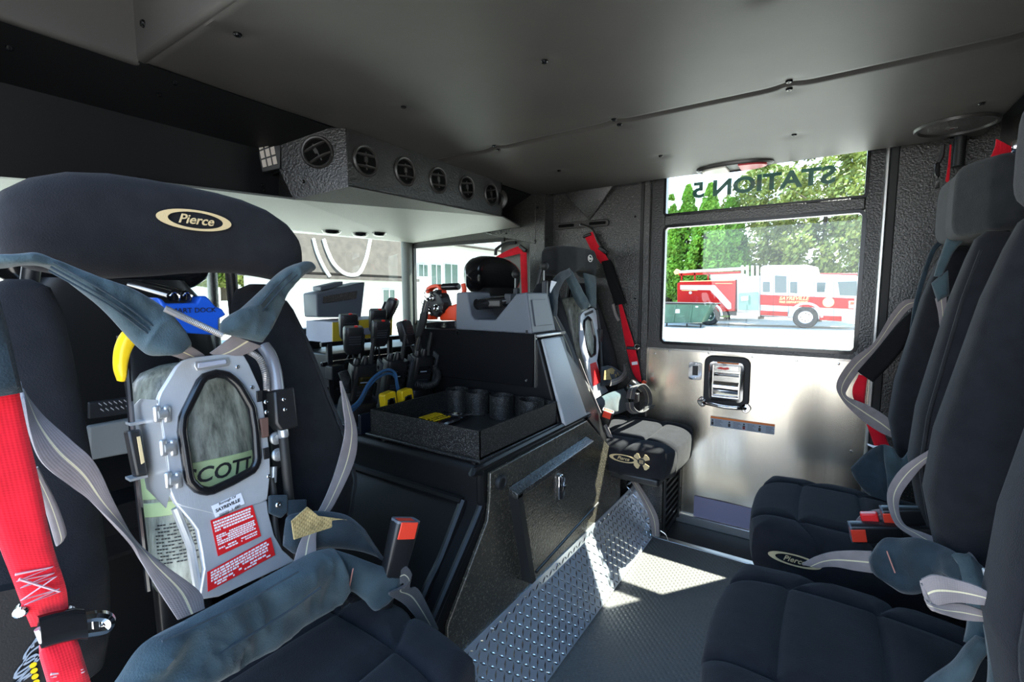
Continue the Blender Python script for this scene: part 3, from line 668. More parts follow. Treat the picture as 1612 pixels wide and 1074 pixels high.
# ---- red lantern with black lamp head
LN = empty('lantern', ry(695, 505, 1.50), 'orange red hand lantern with black lamp head left of the grey dock', 'lantern')
yl2 = 1.47
arch = spline([ry(a, b, yl2 + .03) for a, b in ((705, 500), (700, 470), (694, 452), (685, 451), (677, 455), (676, 462))], 6)
obj('handle_frame', MB().ribbon(arch, V((0, 1, 0)), .035, .014), 'orange_plastic', LN, bevel=.003)
obj('handle_grip', MB().lathe([(.011, 0), (.015, .004), (.015, .085), (.012, .09)], ry(697, 452, yl2 + .03), ry(730, 451, yl2 + .03) - ry(697, 452, yl2 + .03), 18), 'black_gloss', LN)
obj('rear_post', MB().tube(spline([ry(729, 447, yl2 + .03), ry(731, 458, yl2 + .03), ry(727, 470, yl2 + .03), ry(722, 500, yl2 + .03)], 4), .010, 10), 'orange_plastic', LN)
obj('base', MB().prism([ry(a, b, yl2) for a, b in ((691, 499), (706, 482), (718, 478), (718, 505), (692, 505))], (0, .09, 0)), 'orange_plastic', LN, bevel=.006)
obj('base', MB().prism([ry(a, b, yl2 - .01) for a, b in ((671, 494), (677, 495), (677, 504), (671, 503))], (0, .05, 0)), 'orange_plastic', LN, bevel=.003)
hc = ry(685, 478, yl2 - .015)
hdp = [ry(a, b, yl2 - .012) for a, b in ((672, 473), (676, 461), (683, 457), (692, 463), (697, 478), (697, 488), (690, 497), (683, 499), (675, 492), (671, 482))]
lh = obj('lamp_head', MB().prism(hdp, (0, .06, 0)), 'black_plastic', LN, bevel=.006)
for px, py, r_ in ((681, 469, .012), (677, 487, .010), (688, 485, .013)):
    obj('reflector', MB().lathe([(r_ * 1.25, 0), (r_ * 1.25, .006), (r_, .007), (r_ * .35, .001)], ry(px, py, yl2 - .013), (0, -1, 0), 18), 'chrome', lh)
for k in range(9):
    a = 2 * math.pi * k / 9; obj('bezel_rib', MB().box(hc + V((math.cos(a) * .045, .012, math.sin(a) * .052)), (.012, .03, .012), MX.Rotation(-a, 3, 'Y')), 'rubber', lh, bevel=.002)
for q in (((671, 470), (668, 465), (670, 458), (675, 456)), ((667, 480), (663, 476), (665, 472), (670, 471))): obj('wire_guard', MB().tube(spline([ry(a, b, yl2 - .02) for a, b in q], 5), .002, 6), 'chrome', lh)
LB = obj('battery_charger', MB().prism([ry(a, b, 1.45) for a, b in ((670, 508), (717, 505), (717, 520), (670, 521))], (0, .12, 0)), 'black_gloss', None, bevel=.003, label='black charger base under the orange red lantern', cat='charger')
# strap hanging left of the lantern
LS = empty('lantern_strap', rx(672, 560, -1.42), 'black padded strap hanging from the left end of the console', 'strap')
obj('webbing', MB().ribbon(spline([ry(a, b, 1.405) for a, b in ((672, 474), (668, 490), (664, 515), (657, 540), (652, 570), (650, 590))], 6), V((1, 0, .3)), [.028] * 31, .006), 'web_dark', LS)
obj('strap_pad', MB().loft([sup(p, (1, 0, .25), (0, 1, 0), .020, .010, 14, 3) for p in spline([ry(a, b, 1.40) for a, b in ((668, 492), (665, 510), (659, 530))], 4)]), 'rubber', LS)
# ================================================================ overhead air duct with vents
AD = empty('air_duct', (-1.6, 1.4, 1.42), 'overhead black hammered air duct box with six round vents', 'air duct')
A0, B0 = V((-1.52, .903, 0)), V((-1.35, 1.033, 0))
zt, E1 = 1.652, V((-1.50, .93, 1.42))
rearf = obj('rear_face', MB().prism([(-1.35, 1.033, 1.463), (-1.35, 1.93, 1.487), (-1.35, 1.93, zt), (-1.35, 1.033, zt)], (-.010, 0, 0)), 'hammer_coarse', AD, bevel=.002)
cham = obj('chamfer_face', MB().prism([V((-1.52, .903, 1.513)), V((-1.35, 1.033, 1.463)), V((-1.35, 1.033, zt)), V((-1.52, .903, zt))], (-.006, .008, 0)), 'hammer_coarse', AD, bevel=.002)
obj('end_face', MB().prism([(-1.35, 1.93, 1.487), (-1.39, 1.93, 1.487), (-1.39, 1.93, zt), (-1.35, 1.93, zt)], (0, -.01, 0)), 'hammer', AD)
obj('near_face', MB().prism([(-1.52, .903, 1.513), (-1.60, .903, 1.50), (-1.60, .903, zt), (-1.52, .903, zt)], (0, .008, 0)), 'vinyl_dark', AD)
obj('corner_plate', MB().prism([V((-1.525, .90, 1.512)), V((-1.35, 1.033, 1.462)), E1, V((-1.59, .93, 1.44))], (0, 0, .006)), 'hammer_coarse', AD, smooth=0)
und = obj('underside', MB().prism([(-1.35, 1.033, 1.462), (-1.35, 1.93, 1.486), (-1.42, 2.20, 1.476), (-2.32, 2.28, 1.452), (-2.42, 1.25, 1.448), (-2.30, .30, 1.430), (-1.62, .30, 1.405), tuple(E1)], (0, 0, .006)), 'hammer_pale', AD, smooth=0, label='pale lit speckled underside')
for px, py in ((531, 308), (577, 316), (716, 340), (742, 344)):
    screw(und, rp(px, py, (-1.35, 1.033, 1.461), V((.06, -.027, 1))), (0, 0, -1), .006, 'vent_plastic')
for px, py in ((393, 250), (413, 291), (416, 300), (478, 286)): screw(AD, rx(px, py, -1.44 if px > 450 else -1.573), (1, 0, 0), .006)
def vent(parent, c, n, r, tilt):
    n = V(n).normalized()
    v = obj('vent', MB().lathe([(r * .80, -.012), (r, -.004), (r * 1.02, .003), (r * .95, .008), (r * .86, .007), (r * .80, .001), (r * .78, -.030)], c, n, 32, cap=False), 'vent_plastic', parent)
    obj('vent_throat', MB().lathe([(r * .84, .0), (r * .84, .0012)], V(c), n, 24), 'vent_inside', v)
    M = axis_frame(c, n, (0, 0, 1)) @ MX.Rotation(R(tilt), 4, 'Z')
    for h in (-.36, .36):
        hw = r * .79 * math.sqrt(1 - h * h)
        mb = MB().loft([sup(V((r * h, y, -.001 + .008 * (1 - (y / hw) ** 2))), (.5, 0, 1), (1, 0, -.5), .006, .002, 8, 2) for y in [hw * (k / 5 - 1) for k in range(11)]])
        obj('louver', mb.move(M), 'vent_plastic', v)
    hw = r * .7
    obj('crossbar', MB().box((0, 0, .003), (hw * 1.6, .004, .004)).move(M), 'vent_plastic', v)
    obj('thumb_tab', MB().box((.004, .002, .004), (.016, .012, .006)).move(M), 'vent_plastic', v)
    return v
cn = (B0 - A0).cross(V((0, 0, 1))).normalized(); cn = cn if cn.x > 0 else -cn
vent(cham, rp(500, 240, A0 + V((0, 0, 1.58)), cn), cn, .052, 28)
for (px, py), tl_ in zip(((576, 257), (638, 272), (690, 287), (735, 298), (773, 307)), (2, 4, 6, 10, 14)):
    c = rx(px, py, -1.35); c.z = 1.563 + (c.y - 1.1) * .02
    vent(rearf, c, (1, 0, 0), .053, tl_)
vent(AD, (-1.372, 1.931, 1.57), (0, 1, 0), .05, 0)
# small cover with nine lit openings, between header board and duct
gP = [rx(412, 272, -1.565), rx(402, 222, -1.565), rx(437, 205, -1.52), rx(448, 264, -1.52)]
def GA(u, v): return gP[0].lerp(gP[3], u).lerp(gP[1].lerp(gP[2], u), v)
gf = obj('grille_cover', MB().prism([GA(0, 0), GA(0, 1), GA(1, 1), GA(1, 0)], (-.004, .01, 0)), 'vinyl_dark', AD, bevel=.003)
nn_ = (gP[3] - gP[0]).cross(gP[1] - gP[0]).normalized(); nn_ = nn_ if nn_.dot(V((0, 0, EYE)) - gP[0]) > 0 else -nn_

for i in (-1, 0, 1):
    for j in (-1, 0, 1):
        a0, b0 = .42 + i * .23, .52 + j * .27
        obj('filter_window', MB().prism([GA(a0 + a, b0 + b) + nn_ * .003 for a, b in ((-.085, -.11), (.085, -.11), (.085, .11), (-.085, .11))], nn_ * .003), 'filter_white', gf, smooth=0)
# map lights on the front of the underside
for px, py, r_ in ((522, 362, .05), (567, 366, .045), (597, 365, .04)):
    c = rz(px, py, 1.446)
    ml = obj('map_light', MB().lathe([(r_, 0), (r_ * .95, .012), (r_ * .7, .022), (r_ * .2, .025)], c, (0, 0, -1), 20), 'black_gloss', und)

# ================================================================ dome lamp and speaker in the headliner
DL = empty('dome_lamp', (-.36, 2.225, ZC), 'slim oval dome lamp with white and red lenses above the door window', 'dome lamp')
c = V((-.36, 2.225, ZC + .003))
obj('bezel', MB().loft([sup(c + V((0, 0, h)), (1, 0, 0), (0, 1, 0), .150 * s, .068 * s, 32, 2.2) for h, s in ((.0, 1.0), (-.010, 1.0), (-.016, .94), (-.010, .88))]), 'vent_plastic', DL)
for s, m, nm in ((-1, 'dome_white', 'white_lens'), (1, 'dome_red', 'red_lens')):
    pts = [(a, b) for a, b in [(p.x, p.y) for p in sup((0, 0, 0), (1, 0, 0), (0, 1, 0), .126, .054, 40, 2.2)] if a * s > .004]
    pts.sort(key=lambda q: math.atan2(q[1], (q[0] - s * .06)))
    obj(nm, MB().prism([c + V((a, b, -.010)) for a, b in pts], (0, 0, -.010)), m, DL, bevel=.003)
c = V((.315, 2.11, ZC + .003))
SPK = empty('ceiling_speaker', c, 'round black speaker grille set in the headliner by the rear wall', 'speaker')
obj('ring', MB().lathe([(.102, -.006), (.106, .004), (.103, .012), (.095, .012), (.092, .004)], c, (0, 0, -1), 40), 'vent_plastic', SPK)
obj('grille', MB().lathe([(.094, .004), (.07, .009), (.04, .011), (.0, .012)], c, (0, 0, -1), 36), 'grille_black', SPK)
obj('badge', MB().box(c + V((-.01, .0, -.0125)), (.03, .012, .002)), 'screw_steel', SPK)
# ================================================================ seats
def cushion_mb(L, Wd, zt, zb, x0, seams, round_=.42, n=84):
    """quilted cushion: grid top with sewn grooves, rolled edge, straight sides"""
    mb = MB(); idx = {}
    def plan(u, v):
        k = round_
        return x0 + L / 2 + L / 2 * u * math.sqrt(1 - k * v * v / 2) / math.sqrt(1 - k / 2 * 0), Wd / 2 * v * math.sqrt(1 - k * u * u / 2)
    segs = [((a[0] * L / 2, a[1] * Wd / 2), (b[0] * L / 2, b[1] * Wd / 2)) for a, b in seams]
    vs = []
    for i in range(n + 1):
        for j in range(n + 1):
            u = -1 + 2 * i / n; v = -1 + 2 * j / n; m = max(abs(u), abs(v))
            x, y = plan(u, v); q = (u * L / 2, v * Wd / 2); g = 0
            for a, b in segs:
                dx, dy = b[0] - a[0], b[1] - a[1]; t = max(0, min(1, ((q[0] - a[0]) * dx + (q[1] - a[1]) * dy) / (dx * dx + dy * dy)))
                d = math.hypot(q[0] - a[0] - t * dx, q[1] - a[1] - t * dy)
                if d < .03: g = max(g, math.exp(-(d / .006) ** 2) * .008 + .007 * math.exp(-(d / .02) ** 2))
            z = zt - .028 * m ** 9 - g + .010 * (1 - u * u) * (1 - v * v) + .004 * u
            vs.append((x, y, z)); idx[i, j] = len(vs) - 1
    fs = [[idx[i, j], idx[i + 1, j], idx[i + 1, j + 1], idx[i, j + 1]] for i in range(n) for j in range(n)]
    rim = [(i, 0) for i in range(n)] + [(n, j) for j in range(n)] + [(i, n) for i in range(n, 0, -1)] + [(0, j) for j in range(n, 0, -1)]
    cx = x0 + L / 2; prev = [idx[q] for q in rim]
    for dz, s in ((.004, 1.004), (.010, 1.012), (.05, 1.018), (.085, 1.008), (zt - zb - .03, .985), (zt - zb - .03 + .006, .96)):
        cur = []
        for q in rim:
            p = vs[idx[q]]; vs.append((cx + (p[0] - cx) * s, p[1] * s, min(p[2], zt - .028) - dz)); cur.append(len(vs) - 1)
        for k in range(len(rim)): k2 = (k + 1) % len(rim); fs.append([prev[k2], prev[k], cur[k], cur[k2]])
        prev = cur
    fs.append(prev)
    return mb.add(vs, fs)
SEAMS = [((-1, .60), (1, .60)), ((-1, -.60), (1, -.60)), ((.48, -.60), (.48, .60)), ((-.20, -.60), (-.20, .60)), ((.48, .6), (.22, 1)), ((.48, -.6), (.22, -1)), ((-.20, .6), (-.42, 1)), ((-.20, -.6), (-.42, -1))]
def oval_emblem(parent, o, u, v, w, h, text=True, m='thread_gold'):
    """stitched oval ring with italic lettering, lying on plane (u,v) at o"""
    u, v = V(u).normalized(), V(v).normalized(); nn = u.cross(v); n = 40
    A = [V(o) + u * (w / 2 * math.cos(a)) + v * (h / 2 * math.sin(a)) for a in [2 * math.pi * k / n for k in range(n)]]
    B = [V(o) + u * (w / 2 * .74 * math.cos(a) + w * .01) + v * (h / 2 * .78 * math.sin(a)) for a in [2 * math.pi * k / n for k in range(n)]]
    e = obj('emblem', MB().loft([A, [p + nn * .0012 for p in A], [p + nn * .0012 for p in B], B], close=True), m, parent)
    if text: obj('emblem_lettering', text_mb('Pierce', h * .62, V(o) + nn * .001, u, v, .0008, shear=.35, bold=h * .008), m, e)
    return e
def seat(name, label, x0, yc, flip, top, ctop, clen, head, cz=.13, lean=0, shw=.205, group='crew seats with air pack brackets', emblem=None):
    M = MX.Translation((x0, yc, 0)) @ (MX.Rotation(math.pi, 4, 'Z') if flip else MX.Identity(4))
    S_ = empty(name, (x0, yc, 0), label, 'seat', group)
    cu = obj('cushion', cushion_mb(clen, .50, ctop, ctop - cz, -.01, SEAMS).move(M), 'fabric', S_, smooth=60)
    obj('seat_pan', MB().bx((-.02, -.23, ctop - cz - .035), (clen - .06, .23, ctop - cz - .001)).move(M), 'black_plastic', S_, bevel=.01)
    T = lambda t: .515 + (top - .515) * t
    prof = [(0, .165, .225, .03, .05), (.03, .148, .262, .055, .11), (.12, .140, .285, .078, .145), (.28, .137, .300, .088, .155), (.45, .136, .290, .066, .15), (.62, .136, .272, .030, .14), (.80, .136, .254, -.008, .13), (.92, .138, .238, -.040, .11), (.98, .148, .216, -.058, .08), (1.0, .168, .194, -.075, .03)]
    ts = [k / 30 for k in range(31)]
    def pv(t, c):
        for a, b in zip(prof, prof[1:]):
            if a[0] <= t <= b[0] + 1e-9: f = (t - a[0]) / (b[0] - a[0]); return a[c] * (1 - f) + b[c] * f
        return prof[-1][c]
    tt = sorted(set(ts + [p[0] for p in prof] + [.01, .02, .95, .97, .992]))
    for s in (-1, 1):
        secs = []
        for t in tt:
            i_, o_, fx, dp = pv(t, 1), pv(t, 2), pv(t, 3) + lean * t, pv(t, 4)
            secs.append(sup((fx - dp / 2, s * (i_ + o_) / 2, T(t)), (1, 0, 0), (0, 1, 0), dp / 2, (o_ - i_) / 2, 28, 3.4))
        bo = obj('bolster', MB().loft(secs).move(M), 'fabric', S_, smooth=50)
        # welt seam round the front face of the bolster
        w_ = [V((pv(t, 3) + lean * t - .012, s * (pv(t, 2) - .008), T(t))) for t in [.08 + .86 * k / 24 for k in range(25)]]
        obj('welt', MB().tube(w_, .0035, 6).move(M), 'fabric_grey', bo)
    obj('back_shell', MB().loft([sup((f, 0, z), (1, 0, 0), (0, 1, 0), .018, shw, 20, 6) for z, f in ((.44, -.075), (.6, -.085), (.8, -.11 + lean * .4), (top - .10, -.165 + lean * .8))]).move(M), 'black_plastic', S_)
    for s in (-1, 1): obj('back_post', MB().tube([M @ V((-.10, s * .17, .45)), M @ V((-.17 + lean, s * .17, top - .1)), M @ V((-.14 + lean, s * .15, top + .06))], .012, 10), 'black_plastic', S_)
    return S_, M
# near rear-facing seat
XN, YN = -.935, .362
sn_, Mn = seat('crew_seat', 'near rear-facing crew seat with wide arched headrest, closest on the left', XN, YN, False, 1.125, .505, .50, None, shw=.045)
ys = [-.217, -.214, -.205, -.18, -.14, -.09, -.04, .01, .06, .10, .145, .18, .205, .214, .217]
tp = [1.195, 1.222, 1.242, 1.262, 1.279, 1.288, 1.290, 1.289, 1.286, 1.281, 1.268, 1.248, 1.222, 1.205, 1.185]
bt = [1.170, 1.155, 1.146, 1.136, 1.128, 1.127, 1.132, 1.139, 1.143, 1.143, 1.137, 1.130, 1.136, 1.150, 1.165]
secs = []
for y, a, b in zip(lerpl(ys, 57), lerpl(tp, 57), lerpl(bt, 57)):
    e = abs(y) / .217; dp = .052 * (1 - e ** 7) ** .5 + .004; xc = -.012 + .018 * e * e
    secs.append(sup((xc, y, (a + b) / 2), (1, 0, 0), (0, 0, 1), dp, (a - b) / 2, 26, 3.0))
hr = obj('headrest', MB().loft(secs).move(Mn), 'fabric', sn_, smooth=60)
oval_emblem(hr, rx(308, 347, XN + .0475), (0, 1, 0), (0, 0, 1), .113, .034)
# far rear-facing seat
XF, YF = -.97, 2.056
sf_, Mf = seat('crew_seat', 'far rear-facing crew seat beside the engine cover with sunlit cushion', XF, YF, False, 1.165, .500, .51, None)
def std_headrest(parent, M, zb, zt_, hw, x0, arch=.03, m='fabric_grey', dep=.05):
    secs = []
    for k in range(41):
        y = -hw + 2 * hw * k / 40; e = abs(y) / hw
        fx = x0 + .05 - .055 * max(0, e - .45) / .55 - .012 * (1 - e) ; bk = x0 - dep - .03 * e
        if e > .97: fx -= .02 * (e - .97) / .03
        lo = zb + arch * math.exp(-(y / (hw * .42)) ** 4); hi = zt_ - .025 * max(0, e - .5) ** 1.5
        sh = (1 - max(0, e - .93) / .07 * .25)
        secs.append(sup(((fx + bk) / 2, y, (lo + hi) / 2), (1, 0, 0), (0, 0, 1), (fx - bk) / 2 * sh, (hi - lo) / 2 * sh, 24, 4.5))
    return obj('headrest', MB().loft(secs).move(M), m, parent, smooth=50)
hf = std_headrest(sf_, Mf, 1.19, 1.325, .225, -.025)
oval_emblem(hf, rx(929, 407, XF + .018), (0, 1, 0), (0, 0, 1), .052, .034, m='thread_white')
cu_f = [c for c in sf_.children if c.name.startswith('cushion')][0]
yside = YF - .2555
oval_emblem(cu_f, ry(981, 722, yside), (1, 0, 0), (0, 0, 1), .12, .032)
mc = ry(1010, 727, yside)
cross = []
for k in range(4):
    a = k * math.pi / 2 + math.pi / 4 * 0
    for da, r_ in ((-.45, .012), (-.40, .034), (-.2, .037), (0, .036), (.2, .037), (.40, .034), (.45, .012)): cross.append(mc + V((math.cos(a + da + math.pi / 4) * r_, 0, math.sin(a + da + math.pi / 4) * r_)))
me_ = obj('maltese_cross', MB().prism(cross, (0, -.0015, 0)), 'thread_gold', cu_f)
obj('cross_center', MB().lathe([(.015, 0), (.015, .002)], mc + V((0, -.0012, 0)), (0, -1, 0), 16), 'print_black', me_)
for dx in (-.006, 0, .006): obj('cross_bar', MB().box(mc + V((dx, -.0036, 0)), (.0025, .001, .016)), 'thread_gold', me_)
# seat pedestal under the far seat
PD = empty('seat_pedestal', (-.75, 2.2, 0), 'black pedestal with perforated grille side below the far sunlit seat', 'seat base')
obj('box', MB().bx((-.95, 2.088, -.03), (-.575, 2.352, .335)), 'hammer', PD, bevel=.006)
gp_ = obj('grille_panel', MB().bx((-.575, 2.10, .0), (-.566, 2.345, .36)), 'black_plastic', PD, bevel=.002)
for i in range(9):
    for j in range(9):
        if True: obj('slot', MB().bx((-.5665, 2.118 + i * .023, .03 + j * .032), (-.5645, 2.135 + i * .023, .047 + j * .032)), 'vent_inside', gp_, smooth=0)
obj('edge_strip', MB().bx((-.566, 2.325, .0), (-.558, 2.35, .38)), 'vent_plastic', PD, bevel=.002)
for z in (.05, .15, .25, .34): screw(PD, (-.558, 2.338, z), (1, 0, 0), .005, 'rubber')
obj('cushion_slide', MB().bx((-.86, 1.95, .335), (-.53, 2.30, .362)), 'black_plastic', PD, bevel=.006)
obj('front_lip', MB().prism([(-.57, 2.09, .29), (-.52, 2.09, .325), (-.52, 2.32, .325), (-.57, 2.32, .29)], (0, 0, .02)), 'black_gloss', PD, bevel=.004)
# rear wall seats (facing forward)
XR = .290
s1, M1 = seat('crew_seat', 'rear wall seat nearest the far door, with block headrest', XR, 1.63, True, 1.24, .480, .46, None, lean=.085)
h1 = std_headrest(s1, M1, 1.238, 1.405, .232, .012, .0, dep=.035)
oval_emblem(h1, V((XR - .042 + .012, 1.80, 1.335)), V((.45, 1, 0)) * -1, (0, 0, 1), .052, .05, m='thread_white')
cu1 = [c for c in s1.children if c.name.startswith('cushion')][0]
oval_emblem(cu1, ry(1250, 882, 1.63 - .2555), (1, 0, 0), (0, 0, 1), .12, .032)
s2, M2 = seat('crew_seat', 'middle rear wall seat with the large dark bolster at the right edge', XR, .975, True, 1.24, .480, .46, None, lean=.085)
h2 = std_headrest(s2, M2, 1.238, 1.405, .232, .012, .0, dep=.035)
for s_, y_ in ((s1, 1.63), (s2, .975)):
    obj('pedestal', MB().bx((.0, y_ - .20, .0), (.38, y_ + .20, .315)), 'black_plastic', s_, bevel=.01)
obj('pedestal', MB().bx((-.93, YN - .2, .0), (-.55, YN + .2, .34)), 'black_plastic', sn_, bevel=.01)

# ================================================================ front cab seats and fittings
def front_seat(y, label):
    t = empty('front_seat', (-1.49, y, 0), label, 'seat', 'front cab seats')
    obj('cushion', MB().loft([sup((-1.72, y, z), (1, 0, 0), (0, 1, 0), .24 * s, .25 * s, 24, 5) for z, s in ((.42, .92), (.44, 1), (.52, 1), (.55, .93))]), 'fabric', t)
    obj('backrest', MB().loft([sup((x, y, z), (1, 0, 0), (0, 1, 0), .05, w, 24, 4) for z, x, w in ((.50, -1.53, .22), (.6, -1.51, .24), (.9, -1.47, .23), (1.08, -1.45, .19), (1.14, -1.445, .14))]), 'black_plastic', t)
    obj('headrest', MB().loft([sup((-1.47 + .02 * (k / 8 - 1) ** 2, y + .225 * (k / 8 - 1), 1.20), (1, 0, 0), (0, 0, 1), .05 * math.sqrt(1.02 - abs(k / 8 - 1) ** 6), (.105 - .035 * abs(k / 8 - 1) ** 2) * math.sqrt(1.03 - abs(k / 8 - 1) ** 6), 20, 2.8) for k in range(17)]), 'black_gloss', t)
    obj('base', MB().bx((-1.92, y - .2, -.01), (-1.52, y + .2, .42)), 'black_plastic', t, bevel=.01)
    return t
front_seat(2.0, 'black front passenger seat headrest seen behind the grey dock')
front_seat(.42, 'black driver seat seen under the arched headrest')
DB = empty('dashboard', (-2.4, 1.2, 0), 'dark dashboard below the windscreen', 'dashboard')
obj('top', MB().prism([(-2.43, 1.22, .78), (-2.43, 2.30, .78), (-2.05, 2.30, .74), (-2.15, 1.22, .74), (-2.05, .12, .74), (-2.43, .12, .78)], (0, 0, .06)), 'black_plastic', DB, bevel=.02, seg=3)
obj('front_fascia', MB().bx((-2.40, .12, .25), (-2.10, 2.30, .76)), 'black_plastic', DB, bevel=.02)
# ---------------------------------------------------------------- straps given by their two edges
def band(A, B, xs, puff=.0, thick=.003, sub=7, across=7, wr=0, seed=0, plane='x'):
    fn = {'x': rx, 'y': ry, 'z': rz}[plane]
    if not isinstance(xs, (list, tuple)): xs = [xs] * len(A)
    X = [q if isinstance(q, (list, tuple)) else (q, q) for q in xs]
    a = spline([fn(p[0], p[1], q[0]) for p, q in zip(A, X)], sub); b = spline([fn(p[0], p[1], q[1]) for p, q in zip(B, X)], sub)
    m = len(a); mb = MB(); acc = [0.0]
    for i in range(1, m): acc.append(acc[-1] + (a[i].lerp(b[i], .5) - a[i - 1].lerp(b[i - 1], .5)).length)
    eye = V((0, 0, EYE)); rows = []; n = across
    for i in range(m):
        t = (a[min(i + 1, m - 1)].lerp(b[min(i + 1, m - 1)], .5) - a[max(i - 1, 0)].lerp(b[max(i - 1, 0)], .5)); w = b[i] - a[i]
        N = t.cross(w); N = N.normalized() if N.length > 1e-9 else (eye - a[i]).normalized()
        if N.dot(eye - a[i]) < 0: N = -N
        e = min(1, min(i, m - 1 - i) / 2.5) if puff > .003 else 1
        top, bot = [], []
        for k in range(n + 1):
            f = k / n; s = math.sqrt(max(0, 1 - (2 * f - 1) ** 4)) * (.35 + .65 * e)
            p = a[i].lerp(b[i], f); d = 0
            if wr: d = wr * mnoise.noise(V((p.x * 18 + seed, p.y * 22, p.z * 22))) * s + wr * .55 * (1 - 2 * abs(mnoise.noise(V((p.x * 30 + seed, p.y * 40, p.z * 30))))) * s
            top.append(p + N * (puff * s + thick / 2 + d)); bot.append(p - N * (thick / 2 + puff * .25 * s))
        rows.append(top + bot[::-1])
    c = len(rows[0]); base = 0
    for r_ in rows: mb.v += r_
    us = [k / n for k in range(n + 1)] + [k / n for k in range(n, -1, -1)]
    for i in range(m - 1):
        for k in range(c):
            k2 = (k + 1) % c
            mb.uv[len(mb.f)] = [(us[k], acc[i]), (us[k2], acc[i]), (us[k2], acc[i + 1]), (us[k], acc[i + 1])]
            mb.f.append([i * c + k, i * c + k2, (i + 1) * c + k2, (i + 1) * c + k])
    mb.f.append(list(range(c))[::-1]); mb.f.append([(m - 1) * c + k for k in range(c)])
    return mb
def seam(parent, pts, m='thread_pink', r=.0012, name='stitching'):
    return obj(name, MB().tube(pts, r, 5), m, parent)
def buckle(name, label, p, ax, side_, parent=None, sc=1.0):
    """seat belt buckle: black housing with red push button on top"""
    ax = V(ax).normalized(); sd = V(side_); sd = (sd - ax * sd.dot(ax)).normalized(); nn = ax.cross(sd); p = V(p)
    M = frame(p, sd, nn, ax)
    t = empty(name, p, label, 'buckle', 'seat belt buckles')
    obj('housing', MB().loft([sup((0, 0, z), (1, 0, 0), (0, 1, 0), w * sc, d * sc, 20, 5) for z, w, d in ((-.05 * sc, .014, .009), (-.045 * sc, .020, .012), (0, .023, .013), (.038 * sc, .024, .014), (.042 * sc, .023, .0135))]).move(M), 'black_plastic', t)
    obj('rim', ring2(.046 * sc, .027 * sc, .006 * sc, .004 * sc, .041 * sc, .045 * sc).move(M), 'grey_plastic', t)
    obj('push_button', MB().bx((-.0165 * sc, -.0150 * sc, .016 * sc), (.0165 * sc, .0150 * sc, .0440 * sc)).move(M), 'red_button', t, bevel=.001)
    obj('stalk', MB().loft([sup((0, 0, z), (1, 0, 0), (0, 1, 0), .012 * sc, .006 * sc, 12, 4) for z in (-.11 * sc, -.048 * sc)]).move(M), 'rubber', t)
    return t
def ring2(w, h, r, t, z0, z1):
    a, b = rrect(w, h, r), rrect(w - 2 * t, h - 2 * t, max(r - t, .001))
    P = lambda q, z: [V((p[0], p[1], z)) for p in q]
    return MB().loft([P(a, z0), P(a, z1), P(b, z1), P(b, z0)], close=True)
# ================================================================ air pack on the near seat
P0, PN = V((-.845, 0, 1.0)), V((1, 0, .20)).normalized()
PU, PVv = V((0, 1, 0)), V((-.20, 0, 1)).normalized()          # along the plate: across, up
fp = lambda px, py, off=0: rp(px, py, P0 + PN * off, PN)
AP = empty('air_pack', (-.80, .37, .52), 'breathing apparatus with silver back plate and scratched cylinder held in the near seat', 'air pack', 'breathing apparatus packs in the seats')
outer = [(293, 564), (338, 559), (378, 555), (387, 562), (409, 610), (413, 628), (420, 672), (425, 714), (426, 745), (421, 790), (345, 812), (278, 796), (268, 775), (262, 720), (253, 660), (247, 634), (252, 619), (279, 576)]
inner = [(317, 592), (341, 585), (359, 589), (376, 604), (397, 640), (403, 679), (406, 726), (400, 741), (366, 760), (329, 777), (311, 774), (296, 759), (290, 719), (284, 679), (286, 655)]
cen = fp(345, 685)
def bydir(poly, n=72):
    """resample a star shaped outline by direction from the centre"""
    P = [fp(*q) for q in poly]; uv = [((p - cen).dot(PU), (p - cen).dot(PVv)) for p in P]; o = []
    for k in range(n):
        a = 2 * math.pi * k / n; d = (math.cos(a), math.sin(a)); best = .01
        for (x1, y1), (x2, y2) in zip(uv, uv[1:] + uv[:1]):
            ex, ey = x2 - x1, y2 - y1; det = d[0] * (-ey) + ex * d[1]
            if abs(det) < 1e-12: continue
            t = (x1 * (-ey) + ex * y1) / det; s = (d[0] * y1 - d[1] * x1) / det
            if t > 0 and -1e-6 <= s <= 1 + 1e-6: best = max(best, t)
        o.append(cen + PU * (d[0] * best) + PVv * (d[1] * best))
    return o
O_, I_ = bydir(outer), bydir(inner)
off = PN * -.012
pl_ = MB().loft([O_, [p + off for p in O_], [p + off for p in I_], I_], close=True)
low = [(278, 794), (300, 820), (311, 835), (318, 870), (322, 897), (314, 945), (345, 940), (465, 884), (445, 866), (432, 842), (423, 806), (421, 788), (345, 808)]
pl_.prism([fp(*q) + PN * -.0005 for q in low], off)
pl = obj('back_plate', pl_, 'frame_metal', AP, bevel=.002)
rim = [cen + (p - cen) * .97 for p in I_]
obj('window_rim', MB().tube([p + PN * .002 for p in rim], .0072, 10, close=True), 'rubber_gloss', pl)
